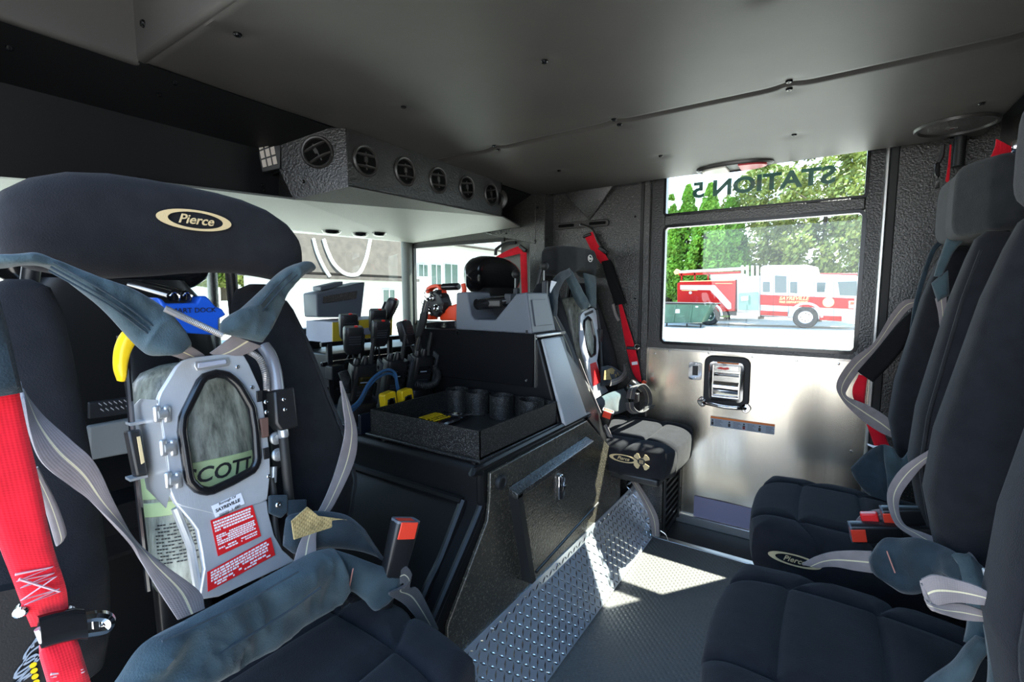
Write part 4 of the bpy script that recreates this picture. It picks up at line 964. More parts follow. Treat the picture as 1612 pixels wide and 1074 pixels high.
# folded left wing of the plate with hinge clips
wing = [fp(248, 630), fp(258, 690), fp(268, 775), fp(262, 800, -.04), fp(232, 770, -.06), fp(216, 690, -.07), fp(210, 640, -.07), fp(222, 628, -.06)]
obj('side_wing', MB().prism(wing, PN * -.004), 'clip_metal', pl)
for a, b in ((254, 652), (264, 705), (272, 756)):
    for dx in (-7, 9): obj('hinge_clip', MB().box(fp(a + dx, b, .002), (.008, .010, .026)), 'clip_metal', pl, bevel=.003)
    obj('hinge_pin', MB().tube([fp(a - 6, b + 1, .002), fp(a + 8, b - 2, .002)], .0075, 10), 'clip_metal', pl)
for a, b in ((408, 624), (413, 668), (419, 714)): obj('edge_notch', MB().box(fp(a, b, .001), (.004, .010, .020)), 'black_plastic', pl, bevel=.001)
hs = obj('handle_slot', MB().prism([fp(*q, .001) for q in ((306, 570), (359, 563), (362, 570), (359, 576), (309, 584), (305, 577))], PN * .003), 'clip_metal', pl, bevel=.001)
obj('slot_pad', MB().prism([fp(*q, .003) for q in ((311, 572), (355, 566), (356, 573), (311, 580))], PN * .003), 'card_grey', hs, bevel=.001)
for a, b in ((397, 610), (374, 578), (423, 750)): screw(pl, fp(a, b, .001), PN, .0035, 'screw_steel')
# printed labels
wl_ = obj('white_label', MB().prism([fp(*q, .0008) for q in ((332.5, 797), (379, 776), (385, 793), (339, 815))], PN * .0006), 'label_white', pl, smooth=0)
lu = (fp(385, 793) - fp(339, 815)).normalized()
obj('label_lettering', text_mb('SAYREVILLE', .0074, fp(359, 796, .0016), lu, PVv, .0003, bold=.0002), 'print_black', wl_)
obj('label_lettering', text_mb('Borough Of', .0055, fp(358, 788, .0016), lu, PVv, .0003), 'print_black', wl_)
obj('label_lettering', text_mb('|||||||||  1 480', .0065, fp(362, 804, .0016), lu, PVv, .0003), 'print_black', wl_)
r1 = obj('red_label', MB().prism([fp(*q, .0008) for q in ((331, 820), (397, 795), (411, 844), (343, 876))], PN * .0006), 'label_red', pl, smooth=0)
r2 = obj('red_label', MB().prism([fp(*q, .0008) for q in ((326, 901), (426, 846), (433, 874), (327, 932))], PN * .0006), 'label_red', pl, smooth=0)
def print_lines(parent, q, rows, seed):
    """small unreadable caution text as rows of raised strokes"""
    rnd = random.Random(seed); tl, tr, br, bl = [fp(*p, .0016) for p in q]; mb = MB()
    for v, h, dens in rows:
        x = .05
        while x < .93:
            L = rnd.uniform(.02, .07); 
            if rnd.random() < dens and x + L < .95:
                c = [tl.lerp(tr, s).lerp(bl.lerp(br, s), v + dv) for s, dv in ((x, 0), (x + L, 0), (x + L, h), (x, h))]; mb.prism(c, PN * .0002)
            x += L + .012
    if mb.f: obj('caution_print', mb, 'print_white', parent, smooth=0)
print_lines(r1, ((331, 820), (397, 795), (411, 844), (343, 876)), [(.06, .05, 1), (.14, .05, 1), (.22, .05, 1), (.30, .05, .9), (.45, .04, .95), (.51, .04, .95), (.57, .04, .95), (.63, .04, .95), (.69, .04, .95), (.80, .04, .8), (.87, .04, .8)], 3)
print_lines(r2, ((326, 901), (426, 846), (433, 874), (327, 932)), [(.10, .09, .95), (.24, .09, 1), (.38, .09, 1), (.52, .09, .95), (.70, .09, .7), (.84, .08, .5)], 4)
# cylinder behind the plate
T0, T1 = rx(302, 600, -.965), rx(334, 905, -.890)
axd = (T1 - T0).normalized(); cr = .090; CL = (T1 - T0).length
cyl = obj('cylinder', MB().lathe([(.02, -.035), (.05, -.032), (.074, -.022), (.086, -.005), (cr, .02), (cr, CL - .03), (.08, CL - .005), (.05, CL + .02)], T0, axd, 40), 'cylinder', AP)
def on_cyl(px, py):
    """height along the cylinder axis of a plate pixel"""
    return (fp(px, py, -.02) - T0).dot(axd)
h0, h1 = on_cyl(345, 722), on_cyl(345, 768)
obj('lime_band', MB().lathe([(cr + .0002, h0), (cr + .0012, h0 + .001), (cr + .0012, h1), (cr + .0002, h1 + .001)], T0, axd, 40), 'lime_band', cyl)
h2, h3 = on_cyl(270, 795), on_cyl(270, 818)
obj('lime_band', MB().lathe([(cr + .0002, h2), (cr + .0012, h2 + .001), (cr + .0012, h3), (cr + .0002, h3 + .001)], T0, axd, 40), 'lime_band', cyl)
# curved lettering wrapped on the band
tm_ = text_mb('SCOTT', .034, (0, 0, 0), (1, 0, 0), (0, 1, 0), .0004, shear=.25, bold=.0006)
fx_ = (PN - axd * PN.dot(axd)).normalized(); fy_ = PU - axd * PU.dot(axd) - fx_ * PU.dot(fx_); fy_.normalize(); ac0 = -.05
hm = (h0 + h1) / 2
tm_.v = [T0 + axd * (hm - p.y) + (fx_ * math.cos(p.x / cr + ac0) + fy_ * math.sin(p.x / cr + ac0)) * (cr + .0018 + p.z) for p in tm_.v]
obj('cylinder_lettering', tm_, 'print_black', cyl)
lab = MB()
for k in range(12):
    for a in range(14): 
        if (a * 7 + k * 5) % 9 > 1:
            h = on_cyl(280, 830) + k * .0055; a0 = -1.25 + a * .06
            lab.add([T0 + axd * (h + dh) + (fx_ * math.cos(a0 + da) + fy_ * math.sin(a0 + da)) * (cr + .0006) for dh, da in ((0, 0), (0, .05), (.002, .05), (.002, 0))], [(0, 1, 2, 3)])
obj('cylinder_print', lab, 'print_black', cyl, smooth=0)
obj('valve_tube', MB().tube([fp(276, 800, -.01), fp(300, 860, -.015), fp(312, 930, -.01)], .006, 8), 'clip_metal', AP)
# right hand valve block, hoses and gauges
vb = obj('valve_block', MB().prism([fp(*q, -.02) for q in ((418, 618), (450, 611), (457, 673), (430, 680), (421, 668))], PN * .03), 'black_plastic', AP, bevel=.004)
for a, b in ((447, 629), (449, 645), (419, 633), (420, 649)): screw(vb, fp(a, b, .011), PN, .004, 'screw_steel')
obj('clear_hose', MB().tube(spline([fp(415, 545, -.03), fp(425, 560, -.02), fp(433, 585, -.01), (fp(437, 615, -.005))], 6), [.012] * 19, 12), 'clear_tube', AP)
obj('braided_hose', MB().tube([p for p in helix([fp(390, 552, -.01), fp(408, 565, .0), fp(418, 590, .0), fp(420, 615, .0)], .0045, 26, 8)], .0017, 6), 'zip_grey', AP)
obj('hose_fitting', MB().lathe([(.008, 0), (.009, .004), (.009, .014), (.007, .018)], fp(445, 674, .0), PVv * -1, 12), 'clip_metal', AP)
obj('black_hose', MB().tube(spline([fp(446, 690, .0), fp(450, 730, .0), fp(455, 780, -.01), fp(462, 830, -.02), fp(470, 880, -.02)], 6), .0085, 10), 'rubber', AP)
obj('black_hose', MB().tube(spline([fp(428, 752, -.01), fp(432, 790, -.01), fp(433, 830, -.01), fp(440, 875, -.01)], 6), .006, 10), 'rubber', AP)
obj('bracket_plate', MB().prism([fp(*q, -.025) for q in ((424, 684), (446, 690), (446, 730), (430, 742))], PN * .006), 'black_plastic', AP)
for a, b in ((433, 690), (436, 716)): obj('washer_nut', MB().lathe([(.011, 0), (.012, .004), (.010, .006), (.006, .007), (.006, .010), (.002, .010)], fp(a, b, -.016), PN, 18), 'clip_metal', AP)
obj('steel_tube', MB().tube([fp(431, 735, -.01), fp(430, 760, -.01)], .006, 10), 'clip_metal', AP)
obj('leather_tab', MB().prism([fp(*q, .001) for q in ((407, 659), (421, 657), (422, 688), (411, 690))], PN * .005), 'leather_brown', AP, bevel=.002)
kp = obj('keeper_strap', MB().prism([fp(*q, .0) for q in ((421, 780), (450, 779), (450, 806), (440, 816), (421, 808))], PN * .008), 'canvas_dark', AP, bevel=.003)
screw(kp, fp(438, 795, .008), PN, .0055, 'screw_steel')
obj('keeper_strap', MB().prism([fp(*q, .0) for q in ((450, 787), (481, 786), (481, 812), (452, 818))], PN * .006), 'canvas_dark', AP, bevel=.003)
# left hand release rod and lever
rod = obj('release_rod', MB().tube([fp(199, 560, -.05), fp(207, 660, -.05), fp(215, 750, -.05), fp(235, 930, -.06)], .0045, 8), 'black_gloss', AP)
obj('rod_grip', MB().prism([fp(*q, -.055) for q in ((193, 679), (214, 676), (226, 748), (207, 750))], PN * .022), 'black_plastic', rod, bevel=.003)
obj('grip_label', MB().prism([fp(*q, -.031) for q in ((215, 688), (220, 687), (227, 728), (222, 731))], PN * .002), 'thread_gold', rod)
for b in (665, 751): obj('rod_bracket', MB().box(fp(215, b, -.05), (.02, .022, .004)), 'clip_metal', rod)
# shoulder straps
s1_ = obj('shoulder_strap', band([(-12, 405), (20, 402), (56, 398), (93, 413), (156, 438), (208, 455), (261, 487), (290, 520), (300, 545)], [(-12, 424), (15, 421), (45, 418), (78, 424), (123, 456), (164, 490), (215, 545), (240, 560), (275, 557)], [-.86, -.852, -.85, -.85, -.842, -.835, -.825, -.815, -.815], .013, .006, 10, 14, .011, 1), 'canvas', AP, smooth=60)
s2_ = obj('shoulder_strap', band([(478, 414), (458, 418), (436, 432), (412, 456), (380, 485), (352, 503), (347, 524)], [(486, 430), (476, 434), (463, 446), (450, 466), (440, 492), (428, 516), (412, 539)], [-.875, -.86, -.852, -.845, -.838, -.825, -.82], .013, .006, 10, 14, .011, 5), 'canvas', AP, smooth=60)
for off_ in (.28, .5, .78):
    A = [(80, 420 - 8 * off_ * 0), (130, 448), (180, 478), (230, 515), (268, 545)]
    seam(s1_, spline([rx(a + 14 * (off_ - .5), b - 26 * (off_ - .5), -.808 - .012 * (i == 0)) for i, (a, b) in enumerate(A)], 4), 'canvas_dark', .0016)
for off_ in (.3, .62): seam(s2_, spline([rx(a + 26 * (off_ - .4), b + 12 * (off_ - .4), -.818) for a, b in ((462, 430), (438, 452), (412, 482), (385, 515))], 4), 'canvas_dark', .0016)
obj('zip_hose', MB().tube(helix([rx(260, 486, -.80), rx(300, 505, -.795), rx(350, 528, -.80)], .0038, 40, 8), .0015, 6), 'zip_grey', AP)
obj('pull_webbing', band([(366, 528), (345, 545), (330, 556)], [(412, 545), (380, 560), (350, 566)], [-.84, -.845, -.85], .001, .002), 'web_grey', AP)
obj('pull_webbing', band([(258, 556), (285, 565), (300, 572)], [(300, 545), (318, 556), (326, 564)], [-.85, -.855, -.86], .001, .002), 'web_grey', AP)
# waist belt padding
wb = obj('waist_pad', band([(150, 1125), (190, 1068), (232, 1012), (300, 975), (370, 938), (440, 900), (495, 871), (524, 864)], [(250, 1165), (285, 1110), (325, 1080), (362, 1058), (405, 1030), (460, 992), (510, 961), (540, 940)], [-.62, -.635, -.65, -.665, -.68, -.69, -.70, -.705], .022, .012, 12, 14, .011, 9), 'canvas', AP, smooth=60)
obj('waist_flap', band([(520, 864), (548, 873), (580, 885), (606, 893), (624, 886)], [(536, 940), (552, 930), (572, 944), (594, 960), (632, 915)], [-.703, -.70, -.69, -.68, -.675], .012, .008, 7, 8, .006, 12), 'canvas', AP, smooth=60)
seam(wb, spline([rx(a, b, -.632) for a, b in ((255, 1010), (330, 975), (400, 940), (470, 900))], 5), 'canvas_dark', .0016); seam(wb, spline([rx(a, b, -.632) for a, b in ((290, 1060), (370, 1015), (450, 965), (505, 925))], 5), 'canvas_dark', .0018)
for q in (((556, 895), (552, 915), (549, 930)), ((605, 915), (600, 930), (594, 945))): seam(wb, [rx(a, b, -.672) for a, b in q])
hpd = obj('hip_pad', band([(447, 860), (450, 830), (458, 812), (500, 806), (545, 812), (575, 835)], [(462, 872), (490, 866), (520, 862), (560, 866), (590, 875), (607, 884)], [-.745, -.745, -.745, -.74, -.735, -.73], .012, .008, 7, 8, .003, 3), 'canvas_dark', AP, smooth=60)
obj('tan_patch', MB().prism([rx(a, b, -.728) for a, b in ((458, 820), (483, 798), (500, 812), (545, 818), (520, 830), (462, 849))], (.003, 0, 0)), 'canvas_tan', hpd)
# webbing
W1 = obj('harness_webbing', band([(30, 600), (39, 621), (68, 656), (113, 695), (150, 730), (181, 794), (211, 851), (256, 888), (312, 930), (322, 958)], [(28, 610), (36, 630), (46, 680), (66, 728), (110, 765), (143, 790), (203, 852), (222, 884), (250, 930), (280, 976)], [(-.80, -.80), (-.78, -.76), (-.76, -.74), (-.74, -.73), -.73, -.73, (-.735, -.72), -.72, -.71, -.70], .001, .003), 'web_grey', AP)
W2 = obj('harness_webbing', band([(535, 600), (540, 640), (543, 680), (529, 738), (507, 794), (477, 843), (460, 892)], [(537, 600), (553, 645), (562, 685), (556, 730), (526, 794), (500, 834), (497, 872)], [-.835, -.815, -.80, -.79, -.76, -.73, -.705], .001, .003), 'web_grey', AP)
obj('harness_webbing', band([(628, 893), (640, 892), (648, 905), (645, 925), (660, 930), (690, 990)], [(630, 920), (634, 918), (638, 925), (612, 935), (640, 955), (676, 1000)], [-.66, -.655, -.65, -.655, -.655, -.66], .001, .003), 'web_dark', AP)
# loose web end hanging behind the belt
obj('loose_webbing', band([(60, 735), (88, 790), (104, 835), (100, 850)], [(45, 740), (70, 800), (85, 850), (88, 860)], [-.76, -.765, -.765, -.765], .002, .003), 'web_grey', AP)
obj('hose_coupling', MB().lathe([(.030, 0), (.034, .01), (.034, .04), (.028, .05), (.020, .052), (.018, .06), (.006, .062)], rx(540, 955, -.78), V((1, .1, .05)), 24), 'black_gloss', AP)

# ---- blue dock bracket and lever on the near seat
BD = empty('dock_bracket', rx(300, 500, -1.0), 'blue plastic cylinder dock bracket under the arched headrest', 'bracket')
pts = [(246, 468), (255, 470), (262, 478), (310, 477), (316, 466), (325, 466), (331, 472), (340, 483), (350, 486), (357, 496), (345, 502), (345, 528), (300, 525), (258, 500), (252, 478)]
obj('dock_body', MB().prism([rx(a, b, -.965) for a, b in pts], (-.05, 0, 0)), 'blue_plastic', BD, bevel=.006, seg=3)
obj('dock_lettering', text_mb('SMART DOCK', .0125, rx(303, 489, -.964), (0, 1, 0), (0, 0, 1), .0004), 'print_black', BD)
for a, b in ((272, 466), (292, 466)):
    q = rx(a, b, -.985)
    obj('guide_rod', MB().lathe([(.010, 0), (.010, .16)], q, V((-1, -.05, .14)), 14), 'black_gloss', BD)
    obj('rod_hook', MB().tube(spline([q + V((.004, -.006, 0)), q + V((.008, 0, .007)), q + V((.008, .007, 0)), q + V((.006, .006, -.01))], 4), .0016, 6), 'chrome', BD)
LV = obj('release_lever', band([(205, 512), (190, 528), (181, 552), (180, 580), (186, 600)], [(222, 530), (212, 540), (203, 555), (198, 575), (195, 600)], -.90, .010, .012, 6, 8), 'yellow_plastic', None, label='curved yellow release lever beside the near cylinder', cat='lever')
BX = empty('dash_shelf', rx(175, 690, -1.25), 'pale panel with white printed notice behind the near seat', 'panel')
obj('panel', MB().prism([rx(a, b, -1.20) for a, b in ((140, 672), (215, 658), (215, 712), (140, 726))], (-.02, 0, 0)), 'pale_panel', BX, bevel=.004)
nb = obj('notice_board', MB().prism([rx(a, b, -1.20) for a, b in ((140, 634), (215, 624), (215, 650), (140, 660))], (-.01, 0, 0)), 'grey_plastic_dark', BX, bevel=.002)
nb_m = MB()
for k in range(7):
    for g in (0, 1): nb_m.prism([rx(155 + k * 8 + a + g * 3, 634 - k + b + g * 9, -1.199) for a, b in ((0, 0), (5, 3.5), (5.6, 5.5), (0, 2))], (.0006, 0, 0))
obj('notice_print', nb_m, 'print_white', nb, smooth=0)
obj('support', MB().bx((-1.32, .10, .60), (-1.22, .50, .66)), 'black_plastic', BX)

# ================================================================ red seat belt at the near seat
RB = empty('seat_belt', rx(60, 800, -.62), 'wide red seat belt with black sleeve hanging at the left edge', 'seat belt', 'red seat belts')
b1 = obj('webbing', band([(26, 600), (41, 670), (62, 760), (82, 855), (104, 925), (108, 968)], [(-62, 610), (-52, 680), (-30, 770), (-2, 858), (24, 925), (48, 985)], [-.60, -.60, -.60, -.60, -.605, -.62], .004, .004, 7, 9, .002, 2), 'web_red', RB)
obj('sleeve', band([(-6, 455), (12, 520), (26, 580), (35, 617)], [(-95, 470), (-85, 540), (-70, 600), (-58, 632)], -.585, .008, .006, 6, 9, .002), 'canvas_dark', RB)
b2 = obj('webbing', band([(98, 996), (118, 1002), (132, 1040), (146, 1085)], [(64, 1010), (62, 1030), (70, 1060), (80, 1095)], [-.62, -.605, -.60, -.60], .004, .004, 6, 9, .002, 4), 'web_red', RB)
for par, q in ((b1, ((24, 905), (82, 893), (28, 915), (84, 903), (34, 925), (88, 908), (34, 945), (92, 928), (40, 952), (94, 932), (30, 912))), (b2, ((80, 1062), (130, 1054), (82, 1066), (132, 1058), (86, 1074), (134, 1080), (88, 1082)))):
    seam(par, [rx(a, b, -.5935) for a, b in q], 'thread_pale', .0012)
bk = obj('adjuster_bar', MB().loft([sup(p, (1, 0, 0), (0, 0, 1), .006, .016, 14, 3) for p in [rx(a, b, -.600) for a, b in ((62, 996), (90, 988), (120, 982), (135, 983))]]), 'black_gloss', RB)
obj('adjuster_loop', MB().tube(spline([rx(a, b, -.600) for a, b in ((128, 974), (150, 970), (166, 972), (172, 980), (166, 990), (145, 994), (128, 996))], 5), .0055, 8), 'chrome', bk)
obj('adjuster_pin', MB().tube([rx(60, 990, -.60), rx(68, 1010, -.60)], .003, 8), 'clip_metal', bk)
for a in (138, 150): obj('loop_rib', MB().box(rx(a, 983, -.598), (.004, .006, .016)), 'chrome', bk, bevel=.001)
for a, b in ((33, 962), (107, 966)): obj('rivet', MB().lathe([(.0055, -.004), (.0055, .003), (.0035, .005)], rx(a, b, -.608), (1, -.3, 0), 12), 'chrome', bk)
SP = empty('seat_side_panel', rx(30, 1000, -.80), 'dark side panel with round lettered caution label at bottom left', 'panel')
sp_ = obj('panel', MB().prism([rx(a, b, -.78) for a, b in ((-40, 940), (60, 920), (90, 1100), (-40, 1120))], (-.02, 0, 0)), 'black_plastic', SP)
tu = (rx(30, 1074, -.775) - rx(58, 1018, -.775)) * -1
obj('panel_lettering', text_mb('CUN', .030, rx(52, 1032, -.777), tu * -1, V((0, 1, .3)), .0004), 'label_grey', sp_); obj('panel_lettering', text_mb('CON', .030, rx(38, 1052, -.777), tu * -1, V((0, 1, .3)), .0004), 'label_grey', sp_)
for k in range(4): obj('panel_dot', MB().lathe([(.0032, 0), (.0032, .001)], rx(52 + k * 1.5, 1047 + k * 9, -.777), (1, 0, 0), 10), 'yellow_plastic', sp_)
# buckle between near seat and tunnel
buckle('seat_buckle', 'black seat belt buckle with red button between near cushion and engine cover', rx(629, 860, -.67), (.05, .33, 1), (.25, 1, -.3), None, 1.15)
# ================================================================ air pack in the far rear-facing seat
Q0, QN = V((-.955, 0, 1.0)), V((1, 0, .20)).normalized()
fq = lambda px, py, off=0: rp(px, py, Q0 + QN * off, QN)
AF = empty('air_pack', (-.85, 2.03, .52), 'teal tinted breathing apparatus strapped in the far seat beside the tunnel', 'air pack', 'breathing apparatus packs in the seats')
cen = fq(928, 530)
def bydir2(poly, n=48):
    P = [fq(*q) for q in poly]; uv = [((p - cen).dot(PU), (p - cen).dot(PVv)) for p in P]; o = []
    for k in range(n):
        a = 2 * math.pi * k / n; d = (math.cos(a), math.sin(a)); best = .01
        for (x1, y1), (x2, y2) in zip(uv, uv[1:] + uv[:1]):
            ex, ey = x2 - x1, y2 - y1; det = d[0] * (-ey) + ex * d[1]
            if abs(det) < 1e-12: continue
            t = (x1 * (-ey) + ex * y1) / det; s = (d[0] * y1 - d[1] * x1) / det
            if t > 0 and -1e-6 <= s <= 1 + 1e-6: best = max(best, t)
        o.append(cen + PU * (d[0] * best) + PVv * (d[1] * best))
    return o
O_, I_ = bydir2([(914, 496), (920, 489), (934, 484), (939, 490), (941, 512), (943, 547), (940, 570), (928, 572), (920, 560), (914, 525)]), bydir2([(919, 506), (925, 499), (930, 505), (936, 534), (936, 557), (930, 562), (924, 552), (919, 530)])
of = QN * -.012
mb = MB().loft([O_, [p + of for p in O_], [p + of for p in I_], I_], close=True)
mb.prism([fq(*q) for q in ((922, 566), (940, 568), (946, 597), (958, 616), (936, 630), (930, 610), (926, 590))], of)
plf = obj('back_plate', mb, 'frame_metal', AF, bevel=.002)
obj('window_rim', MB().tube([p + QN * .003 for p in I_], .006, 8, close=True), 'rubber_gloss', plf)
obj('red_label', MB().prism([fq(*q, .0006) for q in ((929, 573), (938, 570), (948, 601), (933, 608))], QN * .001), 'label_red', plf, smooth=0)
obj('plate_slot', MB().prism([fq(*q, .0006) for q in ((920, 494), (933, 488), (934, 492), (921, 498))], QN * .0012), 'print_black', plf, smooth=0)
obj('cylinder', MB().lathe([(.03, -.03), (.07, -.02), (.088, .01), (.09, .04), (.09, .44), (.07, .47), (.03, .48)], V((-1.06, 2.08, 1.06)), V((.2, 0, -1)), 32), 'cylinder', AF)
fb = lambda nm, A, B, x, m='canvas', pf=.010, wr=.005, sd=0, th=.005: obj(nm, band(A, B, [q - .05 for q in (x if isinstance(x, list) else [x] * len(A))], pf, th, 6, 8, wr, sd), m, AF, smooth=60)
fb('shoulder_strap', [(893, 424), (880, 430), (869, 444), (863, 470), (866, 498)], [(902, 432), (890, 440), (881, 452), (876, 472), (876, 498)], [-.90, -.875, -.865, -.855, -.85], 'canvas_dark')
fb('shoulder_strap', [(896, 422), (906, 440), (918, 462), (930, 482)], [(886, 430), (897, 452), (906, 474), (916, 488)], [-.90, -.885, -.88, -.88], sd=3)
fb('shoulder_strap', [(918, 430), (922, 452), (926, 480)], [(938, 436), (937, 458), (938, 486)], [-.91, -.895, -.885], sd=6)
fb('harness_webbing', [(866, 496), (880, 530), (894, 562), (904, 592), (926, 622)], [(874, 492), (893, 528), (906, 560), (915, 590), (934, 616)], [-.85, -.84, -.83, -.82, -.80], 'web_dark', .001, 0, 0, .003)
fb('strap_tag', [(868, 442), (866, 456), (867, 470)], [(876, 444), (874, 458), (874, 470)], -.853, 'label_white', .001, 0, 0, .002)
fb('waist_pad', [(930, 634), (945, 626), (962, 618), (982, 612)], [(934, 660), (952, 656), (972, 652), (990, 645)], [-.80, -.79, -.785, -.79], sd=9, pf=.018)
fb('hip_pad', [(946, 578), (960, 576), (975, 584), (985, 592)], [(946, 608), (962, 606), (975, 602), (988, 600)], [-.835, -.83, -.83, -.83], 'canvas_dark', .010)
obj('tan_patch', MB().prism([rx(a, b, -.868) for a, b in ((951, 584), (963, 579), (976, 590), (964, 598), (950, 598))], (.002, 0, 0)), 'canvas_tan', AF)
fb('harness_webbing', [(960, 608), (972, 604), (984, 596), (990, 586), (986, 576)], [(962, 598), (974, 594), (980, 588), (982, 582), (982, 574)], [-.80, -.80, -.805, -.81, -.82], 'web_grey', .001, 0, 0, .003)
obj('air_hose', MB().tube(spline([fq(939, 488, -.0), fq(944, 520, .0), fq(946, 560, .0), fq(949, 590, .0), fq(956, 608, .0)], 6), .008, 8), 'rubber', AF)
obj('valve_block', MB().box(fq(943, 528, .0), (.03, .025, .06)), 'black_plastic', AF, bevel=.003)
obj('scuffed_strap', band([(912, 520), (913, 545), (920, 570), (928, 592)], [(918, 520), (922, 545), (929, 570), (936, 590)], -.92, .004, .003, 5, 6, .003), 'card_grey', AF)
# regulator and mask strap lying on the far cushion
RG = empty('regulator', rx(996, 640, -.70), 'black mask regulator with looped dark strap on the far sunlit cushion', 'regulator')
obj('canister', MB().lathe([(.030, 0), (.036, .008), (.036, .05), (.032, .06), (.026, .075), (.010, .08)], rx(988, 604, -.80), V((.7, .25, -.55)), 24), 'black_gloss', RG)
obj('canister_label', MB().lathe([(.0365, .018), (.0368, .02), (.0368, .034), (.0365, .036)], rx(988, 604, -.80), V((.7, .25, -.55)), 24, -2.2, .4), 'label_white', RG)
loop = [rx(a, b, -.70) for a, b in ((992, 628), (996, 612), (1008, 606), (1018, 616), (1021, 634), (1014, 646), (1002, 650), (993, 644), (991, 634))]
obj('head_strap', MB().ribbon(spline(loop, 6), V((1, .3, .3)), .035, .004), 'web_dark', RG)
obj('strap_end', MB().ribbon(spline([rx(a, b, -.69) for a, b in ((1014, 644), (1022, 642), (1030, 640))], 4), V((.3, 0, 1)), .02, .003), 'web_dark', RG)
obj('strap_buckle', MB().box(rx(1002, 626, -.69), (.02, .03, .04)), 'black_plastic', RG, bevel=.004)
# ---- red belt on the far wall
YB2 = 2.325
B2 = empty('seat_belt', ry(970, 470, YB2), 'red seat belt with black sleeve hanging from the far wall anchor', 'seat belt', 'red seat belts')
yb = lambda nm, A, B, y, m, pf=.003, th=.003: obj(nm, band(A, B, y, pf, th, 6, 7, 0, 0, 'y'), m, B2)
yb('webbing', [(934, 364), (946, 388), (960, 413)], [(920, 372), (931, 394), (946, 415)], YB2, 'web_red')
yb('sleeve', [(961, 409), (972, 440), (985, 478)], [(947, 412), (957, 446), (969, 481)], YB2 - .005, 'canvas_black', .008, .006)
yb('webbing', [(979, 478), (989, 512), (999, 545), (1006, 575), (1010, 602)], [(974, 480), (979, 512), (986, 548), (994, 580), (1003, 606)], YB2, 'web_red')
yb('spare_web', [(967, 478), (971, 494), (976, 504)], [(963, 480), (967, 496), (972, 506)], YB2 + .01, 'web_grey', .001)
obj('belt_guide', MB().box(ry(949, 394, YB2 - .004), (.055, .012, .02), MX.Rotation(R(35), 3, 'Y')), 'black_plastic', B2, bevel=.004)
obj('belt_guide', MB().box(ry(924, 371, YB2 - .004), (.05, .012, .014), MX.Rotation(R(-15), 3, 'Y')), 'black_plastic', B2, bevel=.004)
obj('adjuster', MB().box(ry(994, 548, YB2 - .006), (.05, .012, .016)), 'black_gloss', B2, bevel=.003)
obj('adjuster_loop', MB().tube([ry(1003, 546, YB2 - .008) + V((math.cos(a) * .014, 0, math.sin(a) * .012)) for a in [2 * math.pi * k / 16 for k in range(16)]], .004, 8, close=True), 'chrome', B2)
obj('belt_tag', MB().box(ry(999, 572, YB2 - .006), (.03, .002, .016), MX.Rotation(R(-12), 3, 'Y')), 'label_white', B2)
obj('cable', MB().tube(spline([ry(a, b, YB2 - .02) for a, b in ((988, 565), (994, 585), (1003, 600), (1012, 603))], 5), .004, 6), 'rubber', B2)
obj('red_cap', MB().box(ry(1014, 602, YB2 - .02), (.018, .02, .018), MX.Rotation(R(30), 3, 'Y')), 'orange_plastic', B2, bevel=.003)
AN = empty('belt_anchor', ry(915, 354, 2.358), 'slotted black belt anchor rail on the far wall above the headrest', 'belt anchor')
c = ry(916, 354, 2.356); d = (ry(958, 351, 2.356) - ry(874, 358, 2.356)); L = d.length; d.normalize()
obj('rail', MB().prism([c + d * a + d.cross(V((0, 1, 0))) * b for a, b in rrect(L, .036, .017)], (0, -.012, 0)), 'vent_plastic', AN, bevel=.003)
for f in (-.28, .3): obj('rail_slot', MB().prism([c + V((0, -.0125, 0)) + d * (a + f * L) + d.cross(V((0, 1, 0))) * b for a, b in rrect(L * .3, .016, .007)], (0, -.001, 0)), 'vent_inside', AN)
screw(AN, c + V((0, -.012, 0)), (0, -1, 0), .010, 'screw_steel')
obj('swivel_arm', MB().tube(spline([c + V((.0, -.015, 0)), ry(932, 362, 2.33), ry(941, 380, 2.325), ry(948, 392, 2.325)], 5), .007, 8), 'vent_plastic', AN)
# ---- long grey belt from far seat down to the floor
GB = empty('lap_belt', (-.60, 2.06, 0), 'long grey lap belt with pale stripe running down to the floor corner', 'seat belt', 'grey lap belts')
obj('webbing', band([(908, 566), (922, 610), (938, 648), (958, 690), (978, 729), (990, 751), (1010, 787), (1023, 818), (1027, 843)], [(912, 565), (928, 606), (944, 644), (966, 692), (987, 735), (1007, 764), (1024, 791), (1036, 816), (1038, 844)], [1.93, 1.90, 1.86, 1.86, 1.92, 1.96, 2.0, 2.03, 2.045], .001, .003, 7, 7, 0, 0, 'y'), 'web_grey', GB)
obj('anchor_tip', MB().box(ry(1032, 840, 2.048), (.035, .010, .03)), 'alu', GB, bevel=.003)
obj('anchor_wire', MB().tube(spline([ry(a, b, 2.04) for a, b in ((1040, 836), (1048, 842), (1052, 852))], 4), .0015, 5), 'alu', GB)
buckle('seat_buckle', 'black seat belt buckle with red rim standing by the far cushion', ry(953, 661, 1.86), (.35, -.15, 1), (1, .3, -.2), None, 1.05)
